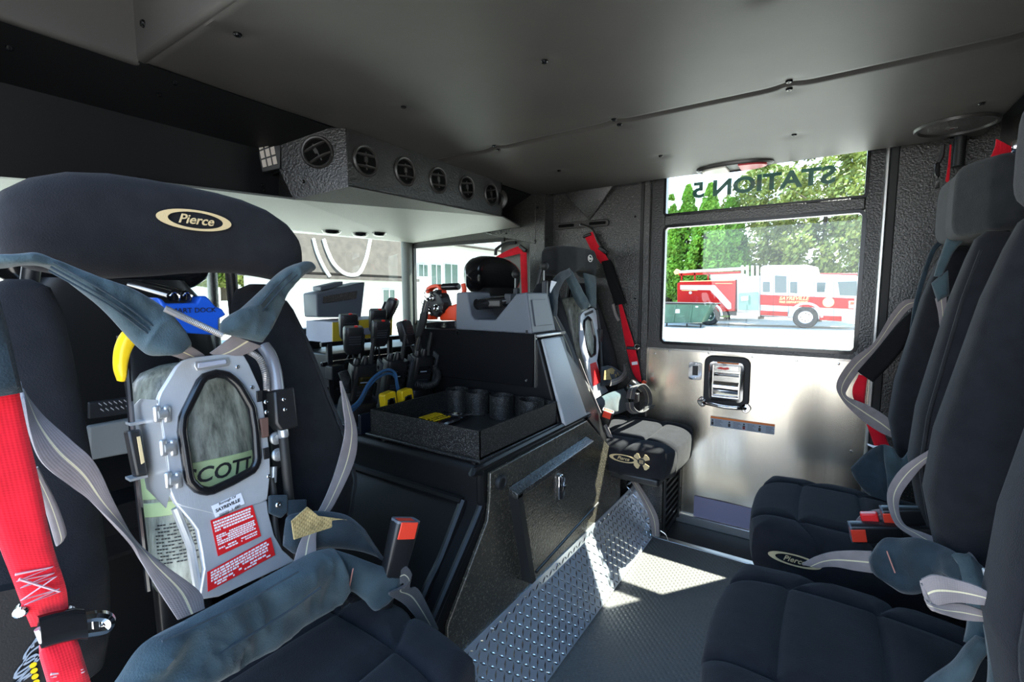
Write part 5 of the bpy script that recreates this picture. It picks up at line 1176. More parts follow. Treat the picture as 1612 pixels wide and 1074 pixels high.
# ================================================================ harnesses on the rear wall seats
yb_ = lambda par, nm, A, B, y, m, pf=.001, th=.003, wr=0, sd=0: obj(nm, band(A, B, y, pf, th, 7, 8, wr, sd, 'y'), m, par, smooth=60)
H1 = empty('harness', ry(1380, 700, 1.95), 'grey and teal harness with red belt on the rear seat by the far door', 'harness', 'harnesses on the rear wall seats')
yb_(H1, 'harness_webbing', [(1444, 470), (1422, 474), (1402, 496), (1375, 540), (1340, 567), (1317, 603), (1325, 629), (1354, 659), (1384, 680), (1411, 694), (1416, 715)], [(1448, 480), (1430, 488), (1410, 512), (1382, 548), (1352, 585), (1335, 611), (1334, 624), (1366, 638), (1399, 659), (1417, 686), (1424, 712)], [2.03, 2.03, 2.03, 2.03, 2.03, 2.02, 2.0, 1.97, 1.93, 1.88, 1.82], 'web_grey')
yb_(H1, 'sleeve', [(1350, 585), (1378, 553), (1412, 512), (1440, 486)], [(1374, 602), (1402, 574), (1432, 536), (1448, 512)], 2.00, 'canvas_black', .008, .006)
yb_(H1, 'red_webbing', [(1352, 590), (1342, 612), (1345, 632), (1356, 650)], [(1366, 592), (1363, 615), (1362, 640), (1372, 660)], 2.05, 'web_red', .004)
yb_(H1, 'red_webbing', [(1364, 668), (1372, 690), (1378, 708)], [(1380, 664), (1393, 684), (1400, 702)], 2.03, 'web_red', .004)
yb_(H1, 'waist_flap', [(1340, 736), (1362, 714), (1382, 702), (1394, 700)], [(1346, 752), (1364, 776), (1388, 786), (1404, 792)], [1.74, 1.73, 1.72, 1.71], 'canvas_dark', .010, .008, .005, 2)
yb_(H1, 'waist_pad', [(1392, 700), (1406, 706), (1420, 722), (1436, 700)], [(1402, 792), (1410, 770), (1418, 752), (1440, 748)], [1.71, 1.70, 1.70, 1.70], 'canvas', .010, .008, .005, 5)
yb_(H1, 'loose_thread', [(1365, 698), (1378, 702), (1392, 700)], [(1366, 701), (1378, 706), (1392, 704)], 1.75, 'label_white')
yb_(H1, 'shoulder_strap', [(1490, 376), (1484, 392), (1476, 415), (1470, 435)], [(1520, 376), (1502, 396), (1490, 420), (1482, 436)], 1.64, 'canvas', .008, .006, .005, 7)
yb_(H1, 'shoulder_strap', [(1466, 446), (1478, 436), (1492, 426)], [(1476, 476), (1484, 470), (1494, 466)], 1.64, 'canvas', .010, .006, .006, 8)
yb_(H1, 'harness_webbing', [(1472, 470), (1478, 500), (1480, 540), (1476, 580), (1474, 640)], [(1490, 466), (1490, 500), (1486, 540), (1482, 580), (1480, 640)], 1.64, 'web_grey')
yb_(H1, 'shoulder_strap', [(1432, 520), (1440, 470), (1462, 400), (1476, 380)], [(1436, 520), (1448, 470), (1470, 402), (1486, 382)], 1.87, 'canvas_dark', .004, .004)
H2 = empty('harness', ry(1450, 880, 1.2), 'looped grey webbing and dark teal waist flap on the middle rear seat', 'harness', 'harnesses on the rear wall seats')
yb_(H2, 'harness_webbing', [(1470, 706), (1457, 712), (1420, 737), (1399, 768), (1398, 795), (1410, 825), (1440, 848), (1475, 873), (1510, 890), (1543, 918)], [(1470, 726), (1457, 730), (1437, 752), (1418, 780), (1415, 805), (1426, 828), (1456, 840), (1490, 852), (1525, 868), (1551, 905)], [1.33, 1.33, 1.33, 1.32, 1.30, 1.27, 1.22, 1.18, 1.12, 1.05], 'web_grey')
fl2 = yb_(H2, 'waist_flap', [(1369, 876), (1388, 850), (1415, 848), (1445, 848), (1492, 864), (1530, 890)], [(1374, 900), (1400, 920), (1425, 934), (1455, 932), (1480, 905), (1515, 920)], [1.16, 1.15, 1.14, 1.12, 1.10, 1.05], 'canvas_dark', .012, .008, .005, 12)
for q in (((1396, 868), (1402, 884), (1409, 902)), ((1462, 875), (1468, 888), (1474, 902))): seam(fl2, [ry(a, b, 1.118) for a, b in q])
yb_(H2, 'harness_webbing', [(1262, 888), (1285, 876), (1310, 869), (1340, 867), (1372, 868)], [(1290, 894), (1302, 892), (1320, 893), (1345, 898), (1380, 903)], [1.24, 1.23, 1.21, 1.19, 1.17], 'web_grey')
yb_(H2, 'waist_pad', [(1500, 872), (1512, 888), (1520, 925), (1524, 975), (1518, 1010)], [(1546, 905), (1552, 920), (1560, 960), (1566, 1000), (1560, 1030)], [1.05, 1.03, 1.0, .98, .96], 'canvas', .012, .008, .006, 15)
yb_(H2, 'shoulder_strap', [(1438, 1090), (1462, 1070), (1495, 1046), (1518, 1018), (1536, 1000)], [(1500, 1110), (1520, 1080), (1538, 1052), (1552, 1030), (1566, 1010)], [.92, .92, .92, .93, .94], 'canvas', .012, .008, .006, 17)
yb_(H2, 'shoulder_strap', [(1548, 985), (1552, 1010), (1556, 1050), (1552, 1100)], [(1590, 975), (1596, 1010), (1600, 1050), (1598, 1100)], [.86, .86, .86, .86], 'canvas', .012, .008, .006, 19)
obj('metal_plate', MB().prism([ry(a, b, .90) for a, b in ((1546, 896), (1570, 899), (1594, 893), (1588, 930), (1583, 976), (1566, 974), (1556, 935))], (0, .006, 0)), 'frame_metal', H2, bevel=.002)
yb_(H2, 'red_tag', [(1584, 884), (1592, 880)], [(1590, 908), (1596, 896)], .895, 'label_red')
H3 = empty('web_loop', ry(1520, 940, .75), 'pale loop of grey webbing across the bottom right corner', 'webbing', 'harnesses on the rear wall seats')
yb_(H3, 'harness_webbing', [(1640, 928), (1612, 934), (1578, 942), (1539, 923), (1507, 913), (1471, 905), (1450, 912)], [(1640, 958), (1612, 962), (1580, 954), (1545, 952), (1507, 948), (1478, 952), (1464, 958)], [.78, .77, .77, .77, .77, .765, .765], 'web_grey')
yb_(H3, 'harness_webbing', [(1450, 914), (1458, 944), (1472, 951), (1510, 950), (1545, 960), (1576, 972)], [(1463, 956), (1470, 962), (1486, 968), (1512, 975), (1545, 978), (1578, 978)], [.765, .76, .765, .78, .79, .80], 'web_grey')
# two belt buckles lying between the rear seats
buckle('seat_buckle', 'seat belt buckle with long red button between the rear seats, lower one', ry(1375, 838, 1.37), (-1, -.12, -.22), (0, .25, -1), None, 1.05)
buckle('seat_buckle', 'seat belt buckle with red button between the rear seats, upper one', ry(1425, 812, 1.39), (-1, -.1, -.25), (0, .25, -1), None, 1.0)
RT = empty('belt_tongue', ry(1365, 815, 1.40), 'short grey belt loop with red clip lying between the rear seats', 'belt clip')
yb_(RT, 'webbing', [(1395, 800), (1372, 804), (1354, 812), (1346, 826), (1352, 844)], [(1402, 815), (1380, 820), (1366, 826), (1358, 836), (1360, 848)], [1.40, 1.40, 1.40, 1.395, 1.39], 'web_grey')
obj('red_clip', MB().box(ry(1369, 816, 1.385), (.035, .02, .028), MX.Rotation(R(-15), 3, 'Y')), 'red_plastic', RT, bevel=.003)
# rear wall belts up high
RB3 = empty('seat_belt', ry(1565, 220, 1.9), 'red seat belt web and hanging latch tongue above the block headrest', 'seat belt', 'red seat belts')
yb_(RB3, 'webbing', [(1568, 219), (1566, 232), (1558, 250)], [(1600, 236), (1600, 244), (1598, 256)], [1.75, 1.75, 1.75], 'web_red', .002)
yb_(RB3, 'webbing', [(1495, 228), (1492, 262), (1488, 285)], [(1498, 228), (1496, 262), (1494, 290)], 2.2, 'web_red', .001)
obj('tongue', MB().prism([ry(a, b, 2.2) for a, b in ((1472, 258), (1480, 252), (1480, 276), (1476, 283), (1471, 276))], (0, .012, 0)), 'black_gloss', RB3, bevel=.003)
obj('tongue_plate', MB().prism([ry(a, b, 2.2) for a, b in ((1473, 285), (1480, 284), (1479, 296), (1472, 298))], (0, .004, 0)), 'chrome', RB3)
obj('tether', MB().tube(spline([ry(a, b, 2.2) for a, b in ((1485, 228), (1483, 245), (1478, 256))], 4), .006, 6), 'rubber', RB3)
obj('grab_bar', MB().lathe([(.012, 0), (.014, .004), (.014, .10), (.012, .104)], ry(1592, 233, 1.35), V((1, -.2, .02)), 16), 'chrome', RB3)
obj('belt_reel', MB().lathe([(.017, 0), (.017, .2)], ry(1508, 262, 2.28), (0, 0, 1), 16), 'black_plastic', RB3)
# ================================================================ radios, microphones and gear ahead of the tray
CB = empty('charger_bank', (-1.42, 1.2, .648), 'dark blue black charger shelf holding the portable radios', 'charger')
obj('shelf', MB().bx((-1.60, .965, .648), (-1.245, 1.395, .672)), 'navy_panel', CB, bevel=.004)
obj('front_lip', MB().bx((-1.25, .965, .648), (-1.238, 1.395, .715)), 'navy_panel', CB, bevel=.003)
def radio(label, p, lean, sc=1.0):
    """portable radio standing in a charging pocket"""
    p = V(p); t = empty('portable_radio', p, label, 'radio', 'portable radios in their chargers')
    M = MX.Translation(p) @ MX.Rotation(R(lean), 4, 'Y') @ MX.Rotation(R(-14), 4, 'Z') @ MX.Scale(sc, 4)
    g = lambda mb: mb.move(M)
    obj('charging_pocket', g(MB().loft([sup((0, 0, z), (1, 0, 0), (0, 1, 0), a, b, 16, 5) for z, a, b in ((-.015, .045, .040), (.02, .042, .038), (.035, .036, .036))])), 'black_plastic', t)
    bd = obj('body', g(MB().loft([sup((0, 0, z), (1, 0, 0), (0, 1, 0), a, b, 20, 5) for z, a, b in ((.01, .020, .029), (.05, .021, .030), (.115, .022, .031), (.125, .020, .030))])), 'black_plastic', t)
    obj('screen', g(MB().bx((.0205, -.018, .078), (.0225, .018, .100))), 'black_gloss', bd)
    obj('speaker_slots', g(MB().bx((.0205, -.016, .050), (.0222, .016, .054)).bx((.0205, -.016, .058), (.0222, .016, .062))), 'grey_plastic_dark', bd)
    obj('screen_text', g(MB().bx((.0226, -.012, .084), (.0229, .008, .087))), 'label_grey', bd)
    for y, h in ((-.016, .016), (.004, .020)): obj('knob', g(MB().lathe([(.008, 0), (.0085, h * .5), (.006, h), (.002, h)], (0, y, .124), (0, 0, 1), 12)), 'black_plastic', bd)
    obj('antenna', g(MB().tube([(-.004, .021, .12), (-.004, .021, .19)], [.0065, .0045], 10)), 'rubber', bd)
    cl = obj('belt_clip', g(MB().prism([(x, .040, z) for x, z in ((-.012, .02), (.014, .02), (.016, .13), (-.008, .135))], (0, .006, 0))), 'grey_plastic_dark', bd, bevel=.001)
    for z in (.115, .100, .085): obj('clip_hole', g(MB().lathe([(.0048, 0), (.0048, .0072)], (.002, .0395, z), (0, 1, 0), 10)), 'vent_inside', cl)
    obj('clip_slot', g(MB().bx((-.004, .0392, .04), (.008, .0468, .075))), 'vent_inside', cl)
    return t
def mic(label, p, yaw, tilt, sc=1.0, cord=None, red=True):
    """hand microphone: rounded body, red top button, grille, side key"""
    p = V(p); t = empty('hand_microphone', p, label, 'microphone', 'hand microphones over the radios')
    M = MX.Translation(p) @ MX.Rotation(R(yaw), 4, 'Z') @ MX.Rotation(R(tilt), 4, 'Y') @ MX.Scale(sc, 4); g = lambda mb: mb.move(M)
    bd = obj('body', g(MB().loft([sup((0, 0, z), (1, 0, 0), (0, 1, 0), a, b, 20, 4.5) for z, a, b in ((-.045, .012, .020), (-.035, .016, .026), (.02, .018, .030), (.036, .017, .030), (.042, .014, .027))])), 'black_plastic', t)
    if red: obj('emergency_button', g(MB().lathe([(.006, 0), (.006, .004), (.004, .005)], (.004, .006, .041), (0, 0, 1), 12)), 'red_plastic', bd)
    obj('grille', g(MB().bx((.0165, -.018, -.012), (.0185, .018, -.009)).bx((.0165, -.018, -.004), (.019, .018, -.001)).bx((.0165, -.018, .004), (.019, .018, .007)).bx((.0165, -.018, .012), (.019, .018, .015))), 'grey_plastic_dark', bd)
    obj('talk_key', g(MB().bx((-.008, .027, -.015), (.008, .034, .018))), 'rubber', bd, bevel=.002)
    obj('collar_clip', g(MB().bx((-.028, -.012, -.025), (-.018, .012, .02))), 'black_gloss', bd, bevel=.002)
    obj('cord', MB().tube(spline([M @ V((0, 0, -.044)), M @ V((.004, .004, -.07)), M @ V((-.01, .01, -.10)), M @ V((-.02, 0, -.13))], 5), .0035, 7), 'rubber', t)
    return t
RXs = -1.36
zz = .694
for (px, py), lb, ln in (((560, 606), 'portable radio nearest the near seat in the charger row', 14), ((611, 599), 'middle portable radio of the charger row', 14), ((653, 592), 'portable radio of the charger row closest to the carpeted console', 14)):
    c = rx(px, py, RXs); c.z = zz; radio(lb, c, ln, 1.42)
for (px, py, x, yw, tl), lb in zip(((556, 535, -1.36, -20, 12), (598, 524, -1.38, -15, 16), (640, 524, -1.38, 10, -18), (548, 514, -1.50, -20, 10), (594, 505, -1.50, -20, 14), (614, 487, -1.52, 30, 25)),
    ('hand microphone over the nearest radio, front row', 'hand microphone over the middle radio, front row', 'hand microphone leaning towards the carpeted console', 'hand microphone half hidden behind the nearest one', 'hand microphone in front of the yellow box', 'hand microphone standing highest beside the windscreen pillar')):
    mic(lb, rx(px, py, x), yw, tl, 1.12)
MR = empty('microphone_rack', (-1.46, 1.2, .672), 'black bracket frame carrying the hand microphones', 'bracket')
for y in (1.02, 1.16, 1.30): obj('upright', MB().bx((-1.475, y - .010, .672), (-1.462, y + .010, .93)), 'black_plastic', MR, bevel=.002)
for z in (.76, .85, .92): obj('crossbar', MB().bx((-1.478, .99, z), (-1.466, 1.36, z + .016)), 'black_gloss', MR, bevel=.002)
for y in (1.0, 1.14, 1.28): obj('clip_block', MB().box((-1.44, y + .02, .83), (.04, .05, .05)), 'black_plastic', MR, bevel=.004)
obj('label_plate', MB().bx((-1.462, 1.05, .70), (-1.458, 1.32, .715)), 'label_white', MR, smooth=0)
CC = obj('coiled_cord', MB().tube(helix([rx(655, 605, -1.27), rx(672, 608, -1.26), rx(686, 602, -1.26), rx(690, 590, -1.27), rx(684, 578, -1.30)], .011, 26, 9), .0032, 6), 'rubber', None, label='black coiled cord looping beside the last radio', cat='cord')
CC2 = obj('coiled_cord', MB().tube(helix([rx(540, 585, -1.33), rx(545, 600, -1.32), rx(544, 618, -1.31)], .014, 16, 9), .0032, 6), 'rubber', None, label='black coiled cord hanging behind the near bolster', cat='cord')
for i, (o, lb) in enumerate(((0, 'blue black cable arching from the near seat over to the radios'), (6, 'second blue cable bent below the first one'))):
    obj('cable', MB().tube(spline([rx(a, b + o, -1.25 - .01 * i) for a, b in ((548, 646), (566, 630), (580, 604), (596, 588), (612, 582), (622, 588), (625, 602), (627, 612))], 6), .0050, 8), 'cable_blue', None, label=lb, cat='cable')
for i, (px, py) in enumerate(((611, 632), (638, 627))):
    c = rx(px, py, -1.222); t = empty('gas_monitor', c, 'yellow clip on monitor by the tray edge, %s one' % ('left' if i == 0 else 'right'), 'monitor', 'yellow monitors by the tray')
    M = frame(c, V((0, 1, .12)).normalized(), V((0, -.12, 1)).normalized(), V((1, 0, 0)))
    obj('case', MB().prism([(a, b, -.015) for a, b in rrect(.052, .066, .010)], (0, 0, .030)).move(M), 'yellow_plastic', t, bevel=.003)
    obj('dial_ring', MB().lathe([(.017, 0), (.017, .002), (.0125, .002), (.0125, 0)], (0, -.004, .015), (0, 0, 1), 20).move(M), 'print_black', t)
    for k in range(4):
        a = k * math.pi / 2 + .78; obj('dial_lug', MB().box((math.cos(a) * .017, math.sin(a) * .017 - .004, .0165), (.007, .007, .004)).move(M), 'grey_plastic_dark', t, bevel=.001)
# mobile terminal and boxes on the dash
MT = empty('computer_terminal', rx(540, 500, -1.85), 'grey mobile computer terminal case before the windscreen', 'computer')
obj('case', MB().prism([rx(a, b, -1.80) for a, b in ((498, 462), (560, 447), (575, 444), (569, 500), (500, 500))], (-.10, 0, 0)), 'grey_plastic', MT, bevel=.006)
obj('lid', MB().prism([rx(a, b, -1.82) for a, b in ((505, 451), (540, 443), (540, 449), (505, 458))], (-.06, 0, 0)), 'grey_plastic', MT, bevel=.003)
obj('keyboard_strip', MB().prism([rx(a, b, -1.798) for a, b in ((508, 467), (562, 458), (560, 470), (508, 478))], (.004, 0, 0)), 'speckle_brown', MT, bevel=.001)
obj('stand', MB().bx((-1.92, 1.14, .62), (-1.84, 1.24, .96)), 'black_plastic', MT)
GBx = empty('glove_box', rx(575, 515, -1.68), 'yellow and grey cardboard box lying behind the radios', 'box')
obj('front', MB().prism([rx(a, b, -1.62) for a, b in ((524, 508), (618, 500), (617, 528), (524, 540))], (-.004, 0, 0)), 'card_yellow', GBx)
obj('carton', MB().loft([[rx(a, b, -1.625) for a, b in ((524, 507), (618, 499), (617, 528), (524, 540))], [rx(a, b, -1.625) + V((-.18, 0, .0)) for a, b in ((524, 507), (618, 499), (617, 528), (524, 540))]]), 'card_grey', GBx, smooth=0)
obj('front_patch', MB().prism([rx(a, b, -1.616) for a, b in ((540, 520), (600, 514), (598, 524), (540, 532))], (.002, 0, 0)), 'card_grey', GBx)
obj('carton_print', MB().prism([rx(a, b, -1.625) + V((-.05, 0, .0015)) for a, b in ((540, 505.5), (552, 504.5))] + [rx(a, b, -1.625) + V((-.12, 0, .0015)) for a, b in ((552, 504.5), (540, 505.5))], (0, 0, .0005)), 'leather_brown', GBx, smooth=0)
obj('box_shelf', MB().bx((-1.84, 1.12, .66), (-1.60, 1.62, .872)), 'black_plastic', None, bevel=.006, label='black equipment shelf under the yellow box', cat='shelf')
# gooseneck controls behind the console
for (px, py, y), lb in (((812, 432, 1.75), 'ball topped black control stalk in front of the passenger seat'), ((857, 419, 1.72), 'ball topped stalk left of the far headrest')):
    c = ry(px, py, y); t = empty('control_stalk', (c.x, c.y, c.z - .24), lb, 'control stalk', 'ball topped stalks')
    obj('stalk', MB().tube([c, c + V((0, 0, -.12)), c + V((0, .01, -.24))], [.005, .006, .009], 8), 'black_gloss', t)
    obj('ball', MB().lathe([(.002, -.019), (.012, -.015), (.018, -.006), (.019, 0), (.018, .006), (.012, .015), (.002, .019)], c, (0, 0, 1), 18), 'rubber', t)
    obj('switch_grip', MB().box(c + V((.004, 0, -.10)), (.022, .022, .08)), 'grey_plastic_dark', t, bevel=.005)
# front passenger belt
FB = empty('seat_belt', ry(825, 420, 2.3), 'red front passenger belt running over a black guide behind the dock', 'seat belt', 'red seat belts')
fy = lambda nm, A, B, m, y=2.31: obj(nm, band(A, B, y, .002, .003, 6, 7, 0, 0, 'y'), m, FB)
fy('webbing', [(781, 404), (800, 394), (818, 387)], [(784, 408), (804, 403), (824, 398)], 'web_red')
fy('webbing', [(819, 396), (820, 430), (822, 470)], [(829, 398), (830, 430), (831, 470)], 'web_red')
obj('guide', MB().box(ry(823, 391, 2.305), (.055, .015, .02), MX.Rotation(R(35), 3, 'Y')), 'black_plastic', FB, bevel=.004)
obj('arm', MB().tube(spline([ry(a, b, 2.33) for a, b in ((780, 402), (782, 392), (795, 384), (812, 382))], 5), .010, 8), 'black_plastic', FB)
# grab bar by the front seat
# ================================================================ outside
GZ = -.55
tag(obj('ground', MB().bx((-90, -60, GZ - .2), (60, 90, GZ)), 'asphalt', smooth=0), 'pale sunlit asphalt yard around the truck', kind='structure')

# ---- red and white fire engine parked beyond the door window
YT = 28.0
FT = empty('fire_truck', (-3.5, YT, GZ), 'red and white fire engine parked across the yard behind the green dumpster', 'fire truck')
T = lambda px, py, dy=0: ry(px, py, YT + dy)
def side(name, pts, m, depth=2.4, dy=0, parent=FT, **k):
    return obj(name, MB().prism([V((T(a, b).x, YT + dy, T(a, b).z)) for a, b in pts], (0, depth, 0)), m, parent, **k)
side('chassis', ((1068, 488), (1338, 497), (1338, 504), (1068, 494)), 'tyre', 2.2, .1)
bd = side('rear_body', ((1066, 446), (1072, 443), (1158, 441), (1157, 490), (1122, 491), (1066, 482)), 'truck_red', bevel=.03)
side('locker_stripe', ((1071, 449), (1125, 449), (1151, 478), (1151, 486), (1146, 487), (1118, 457), (1071, 456)), 'truck_white', .03, -.03, bd)
for a, b, c in ((1073, 1098, 457), (1126, 1153, 446)): side('locker_edge', ((a, c), (b, c), (b, c + .8), (a, c + .8)), 'truck_gold', .02, -.02, bd)
side('body_trim', ((1070, 442.4), (1157, 440.6), (1157, 442), (1070, 444)), 'truck_gold', .02, -.02, bd)
for cx, cy in ((1087, 461),): obj('locker_lamp', MB().lathe([(.08, 0), (.08, .05), (.06, .06)], T(cx, cy), (0, -1, 0), 14), 'truck_white', bd)
side('pipe_tray', ((1068, 430), (1172, 424), (1172, 420), (1068, 426)), 'truck_white', .5, .2)
side('ladder_rail', ((1068, 434), (1165, 430), (1165, 427), (1068, 431)), 'truck_red', .08, .1)
for a in (1071, 1092, 1113): side('rail_post', ((a, 446), (a + 2, 446), (a + 2, 430), (a, 430)), 'truck_red', .08, .1)
side('hose_bed', ((1116, 442), (1166, 440), (1166, 430), (1116, 432)), 'truck_white', 1.6, .4)
side('nozzle_tip', ((1058, 428), (1062, 423), (1068, 426), (1066, 431), (1060, 432)), 'truck_gold', .3, .3)
pp = side('pump_panel', ((1160, 436), (1196, 434), (1196, 492), (1160, 492)), 'truck_white', 2.2, .1)
side('pump_gauges', ((1163, 462), (1194, 460), (1194, 488), (1163, 488)), 'truck_green', .06, -.04, pp)
side('valve_plate', ((1167, 467), (1178, 466), (1178, 473), (1167, 474)), 'truck_white', .03, -.08, pp)
for a in (1164, 1172, 1180, 1188): side('pump_stack', ((a, 436), (a + 3, 436), (a + 3, 417), (a, 417)), 'truck_white', .3, .6, pp)
side('running_board', ((1160, 492), (1196, 492), (1196, 498), (1160, 498)), 'alu', 2.3, .0)
cb = side('cab', ((1197, 421), (1203, 418), (1270, 417), (1288, 421), (1290, 432), (1350, 434), (1352, 466), (1352, 507), (1197, 497)), 'truck_white', bevel=.06)
side('red_panel', ((1197, 464), (1345, 470), (1344, 487), (1197, 480)), 'truck_red', .04, -.04, cb)
side('red_sill', ((1197, 489), (1240, 491), (1240, 498), (1197, 496)), 'truck_red', .04, -.04, cb)
side('red_sill', ((1290, 497), (1325, 498), (1325, 506), (1290, 504)), 'truck_red', .04, -.04, cb)
for q in (((1201, 444), (1212, 444), (1212, 460), (1201, 460)), ((1220, 434), (1238, 435), (1238, 461), (1220, 461)), ((1244, 444), (1255, 444), (1255, 462), (1244, 461)), ((1286, 445), (1300, 445), (1298, 460), (1286, 460)), ((1319, 444), (1349, 443), (1349, 466), (1322, 465))):
    side('window', q, 'truck_window', .05, -.045, cb)
for q in ((1217, 433, 500), (1241, 433, 500), (1281, 440, 500), (1312, 440, 505)): side('door_gap', ((q[0], q[1]), (q[0] + .5, q[1]), (q[0] + .5, q[2]), (q[0], q[2])), 'tyre', .02, -.045, cb)
lb = side('light_bar', ((1291, 430), (1350, 430), (1350, 436), (1291, 436)), 'red_plastic', 1.8, .2, bevel=.03)
side('light_bar_pod', ((1275, 429), (1290, 431), (1290, 434), (1280, 434)), 'truck_window', .4, .1)
obj('crest', MB().lathe([(.24, 0), (.24, .03), (.2, .04)], T(1304, 476, -.05), (0, -1, 0), 20), 'truck_gold', cb)
obj('crest_center', MB().lathe([(.14, 0), (.14, .02)], T(1304, 476, -.09), (0, -1, 0), 16), 'truck_white', cb)
obj('door_lettering', text_mb('SAYREVILLE', .25, T(1249, 470, -.06), (1, 0, 0), (0, 0, 1), .004, shear=.3, bold=.004), 'truck_gold', cb)
obj('door_lettering', text_mb('FIRE DEPARTMENT', .15, T(1249, 476, -.06), (1, 0, 0), (0, 0, 1), .004, bold=.004), 'truck_gold', cb)
for px, py in ((1336, 477), (1336, 483)): side('head_lamp', ((px, py - 3), (px + 8, py - 3), (px + 8, py + 2), (px, py + 2)), 'chrome', .05, -.06, cb)
side('indicator', ((1338, 475), (1344, 475), (1344, 479), (1338, 479)), 'orange_plastic', .06, -.07, cb)
side('front_bumper', ((1330, 497), (1356, 498), (1356, 508), (1330, 507)), 'truck_white', 2.5, -.05, bevel=.05)
for px, py, r_, arch in ((1268, 498, .575, 1), (1116, 491, .56, 1)):
    c = T(px, py); c.z = GZ + r_
    wh = obj('wheel', MB().lathe([(.28, -.02), (.33, -.05), (r_ - .06, -.06), (r_, .02), (r_, .26), (r_ - .06, .32), (.1, .32)], c + V((0, .02, 0)), (0, 1, 0), 36), 'tyre', FT)
    obj('rim', MB().lathe([(.02, -.10), (.10, -.10), (.12, -.05), (.24, -.03), (.31, -.06), (.33, -.04)], c + V((0, .01, 0)), (0, 1, 0), 28), 'chrome', wh)
    for k in range(8): obj('hand_hole', MB().lathe([(.035, 0), (.035, .012)], c + V((.2 * math.cos(k * math.pi / 4), -.035, .2 * math.sin(k * math.pi / 4))), (0, -1, 0), 8), 'tyre', wh)
    ar = MB(); pts = [c + V((math.cos(a) * (r_ + .12), -.07, math.sin(a) * (r_ + .12))) for a in [math.pi * k / 16 for k in range(17)]]
    obj('wheel_arch', ar.tube(pts, .06, 8), 'truck_white', FT)

# ---- dumpster
YB = 25.5
DM = empty('dumpster', (-2.9, YB, GZ), 'dark green open dumpster standing in front of the fire engine', 'dumpster')
q = [ry(a, b, YB) for a, b in ((1040, 478), (1120, 479), (1104, 508), (1040, 509))]
obj('bin', MB().prism([V((p.x, YB, p.z)) for p in q], (0, 1.5, 0)), 'dumpster_green', DM, bevel=.03)
obj('lid', MB().prism([V((ry(a, b, YB).x, YB - .05, ry(a, b, YB).z)) for a, b in ((1040, 476), (1126, 477.5), (1126, 479.5), (1040, 479))], (0, 1.6, 0)), 'tyre', DM, bevel=.02)
for a in (1062, 1088): obj('side_rib', MB().prism([V((ry(a + s, b, YB).x, YB - .05, ry(a + s, b, YB).z)) for s, b in ((0, 481), (2.5, 481), (-1, 507), (-3.5, 507))], (0, .08, 0)), 'dumpster_green', DM)
for a, b, w, h in ((1062, 487, 8, 6), (1095, 482, 4, 2)): obj('sticker', MB().prism([V((ry(a + s, b + t, YB).x, YB - .012, ry(a + s, b + t, YB).z)) for s, t in ((0, 0), (w, 0), (w, h), (0, h))], (0, .02, 0)), 'print_white', DM)
zb = min(p.z for p in q)
for a in (1048, 1080, 1102):
    x = ry(a, 508, YB).x
    obj('caster', MB().lathe([(.07, -.03), (.08, -.02), (.08, .02), (.07, .03)], (x, YB + .2, GZ + .08), (1, 0, 0), 12), 'tyre', DM)
    obj('caster_post', MB().bx((x - .03, YB + .17, GZ + .08), (x + .03, YB + .23, zb + .02)), 'tyre', DM)

# ---- trees
def blob_tree(name, base, h, shape, n, leaf, m, label, trunk_h, group, gap=0.0, seed=1):
    rnd = random.Random(seed)
    t = empty(name, base, label, 'tree', group); base = V(base)
    mb = MB(); vs = []; fs = []
    while len(fs) < n:
        u = rnd.random(); a = rnd.uniform(0, 2 * math.pi); rad = shape(u) * math.sqrt(rnd.uniform(.25, 1))
        p = base + V((math.cos(a) * rad, math.sin(a) * rad, trunk_h + u * (h - trunk_h)))
        d = mnoise.noise(p * .9) + .5 * mnoise.noise(p * 2.3)
        if d < gap: continue
        s = leaf * rnd.uniform(.6, 1.4); ax = V((rnd.gauss(0, 1), rnd.gauss(0, 1), rnd.gauss(0, 1))).normalized(); bx_ = ax.orthogonal().normalized(); cx = ax.cross(bx_)
        k = len(vs); vs += [p - bx_ * s, p + cx * s * .55, p + bx_ * s, p - cx * s * .55]; fs.append((k, k + 1, k + 2, k + 3))
    mb.add(vs, fs); o = obj('foliage', mb, m, t, smooth=0, kind='stuff')
    mt = MB(); mt.tube([base, base + V((.1, 0, trunk_h + (h - trunk_h) * .3)), base + V((.05, .1, h * .85))], [.22, .16, .04], 8)
    for k in range(7):
        z = trunk_h + (h - trunk_h) * rnd.uniform(0, .6); a = rnd.uniform(0, 6.28); L = shape(.4) * .8
        mt.tube([base + V((.05, 0, z)), base + V((math.cos(a) * L * .5, math.sin(a) * L * .5, z + L * .4)), base + V((math.cos(a) * L, math.sin(a) * L, z + L * .8))], [.08, .05, .02], 6)
    obj('trunk', mt, 'bark', t)
    return t
cone = lambda w: (lambda u: w * (1 - u) ** .75 * (.75 + .25 * min(1, u * 8)) + .05)
round_ = lambda w: (lambda u: w * math.sqrt(max(0, 1 - (2 * u - 1) ** 2)) + .05)
def gp(px, y): p = ry(px, 463, y); return V((p.x, y, GZ))
G = 'trees behind the fire engine'
for i, (px, y, hp, w, lb) in enumerate(((1052, 34, 308, 1.5, 'slim bright green conifer at the left edge of the door window'), (1078, 35, 292, 1.9, 'tall bright green conifer with pointed top left of the lettering'), (1112, 34, 290, 2.0, 'bright green conifer with pointed top below the lettered N'), (1146, 36, 305, 2.1, 'bushy green conifer behind the pump panel of the fire engine'))):
    h = ry(px, hp, y).z - GZ
    blob_tree('conifer_tree', gp(px, y), h, cone(w), 16000, .13, 'leaf_bright', lb, .3, G, -.25, 10 + i)
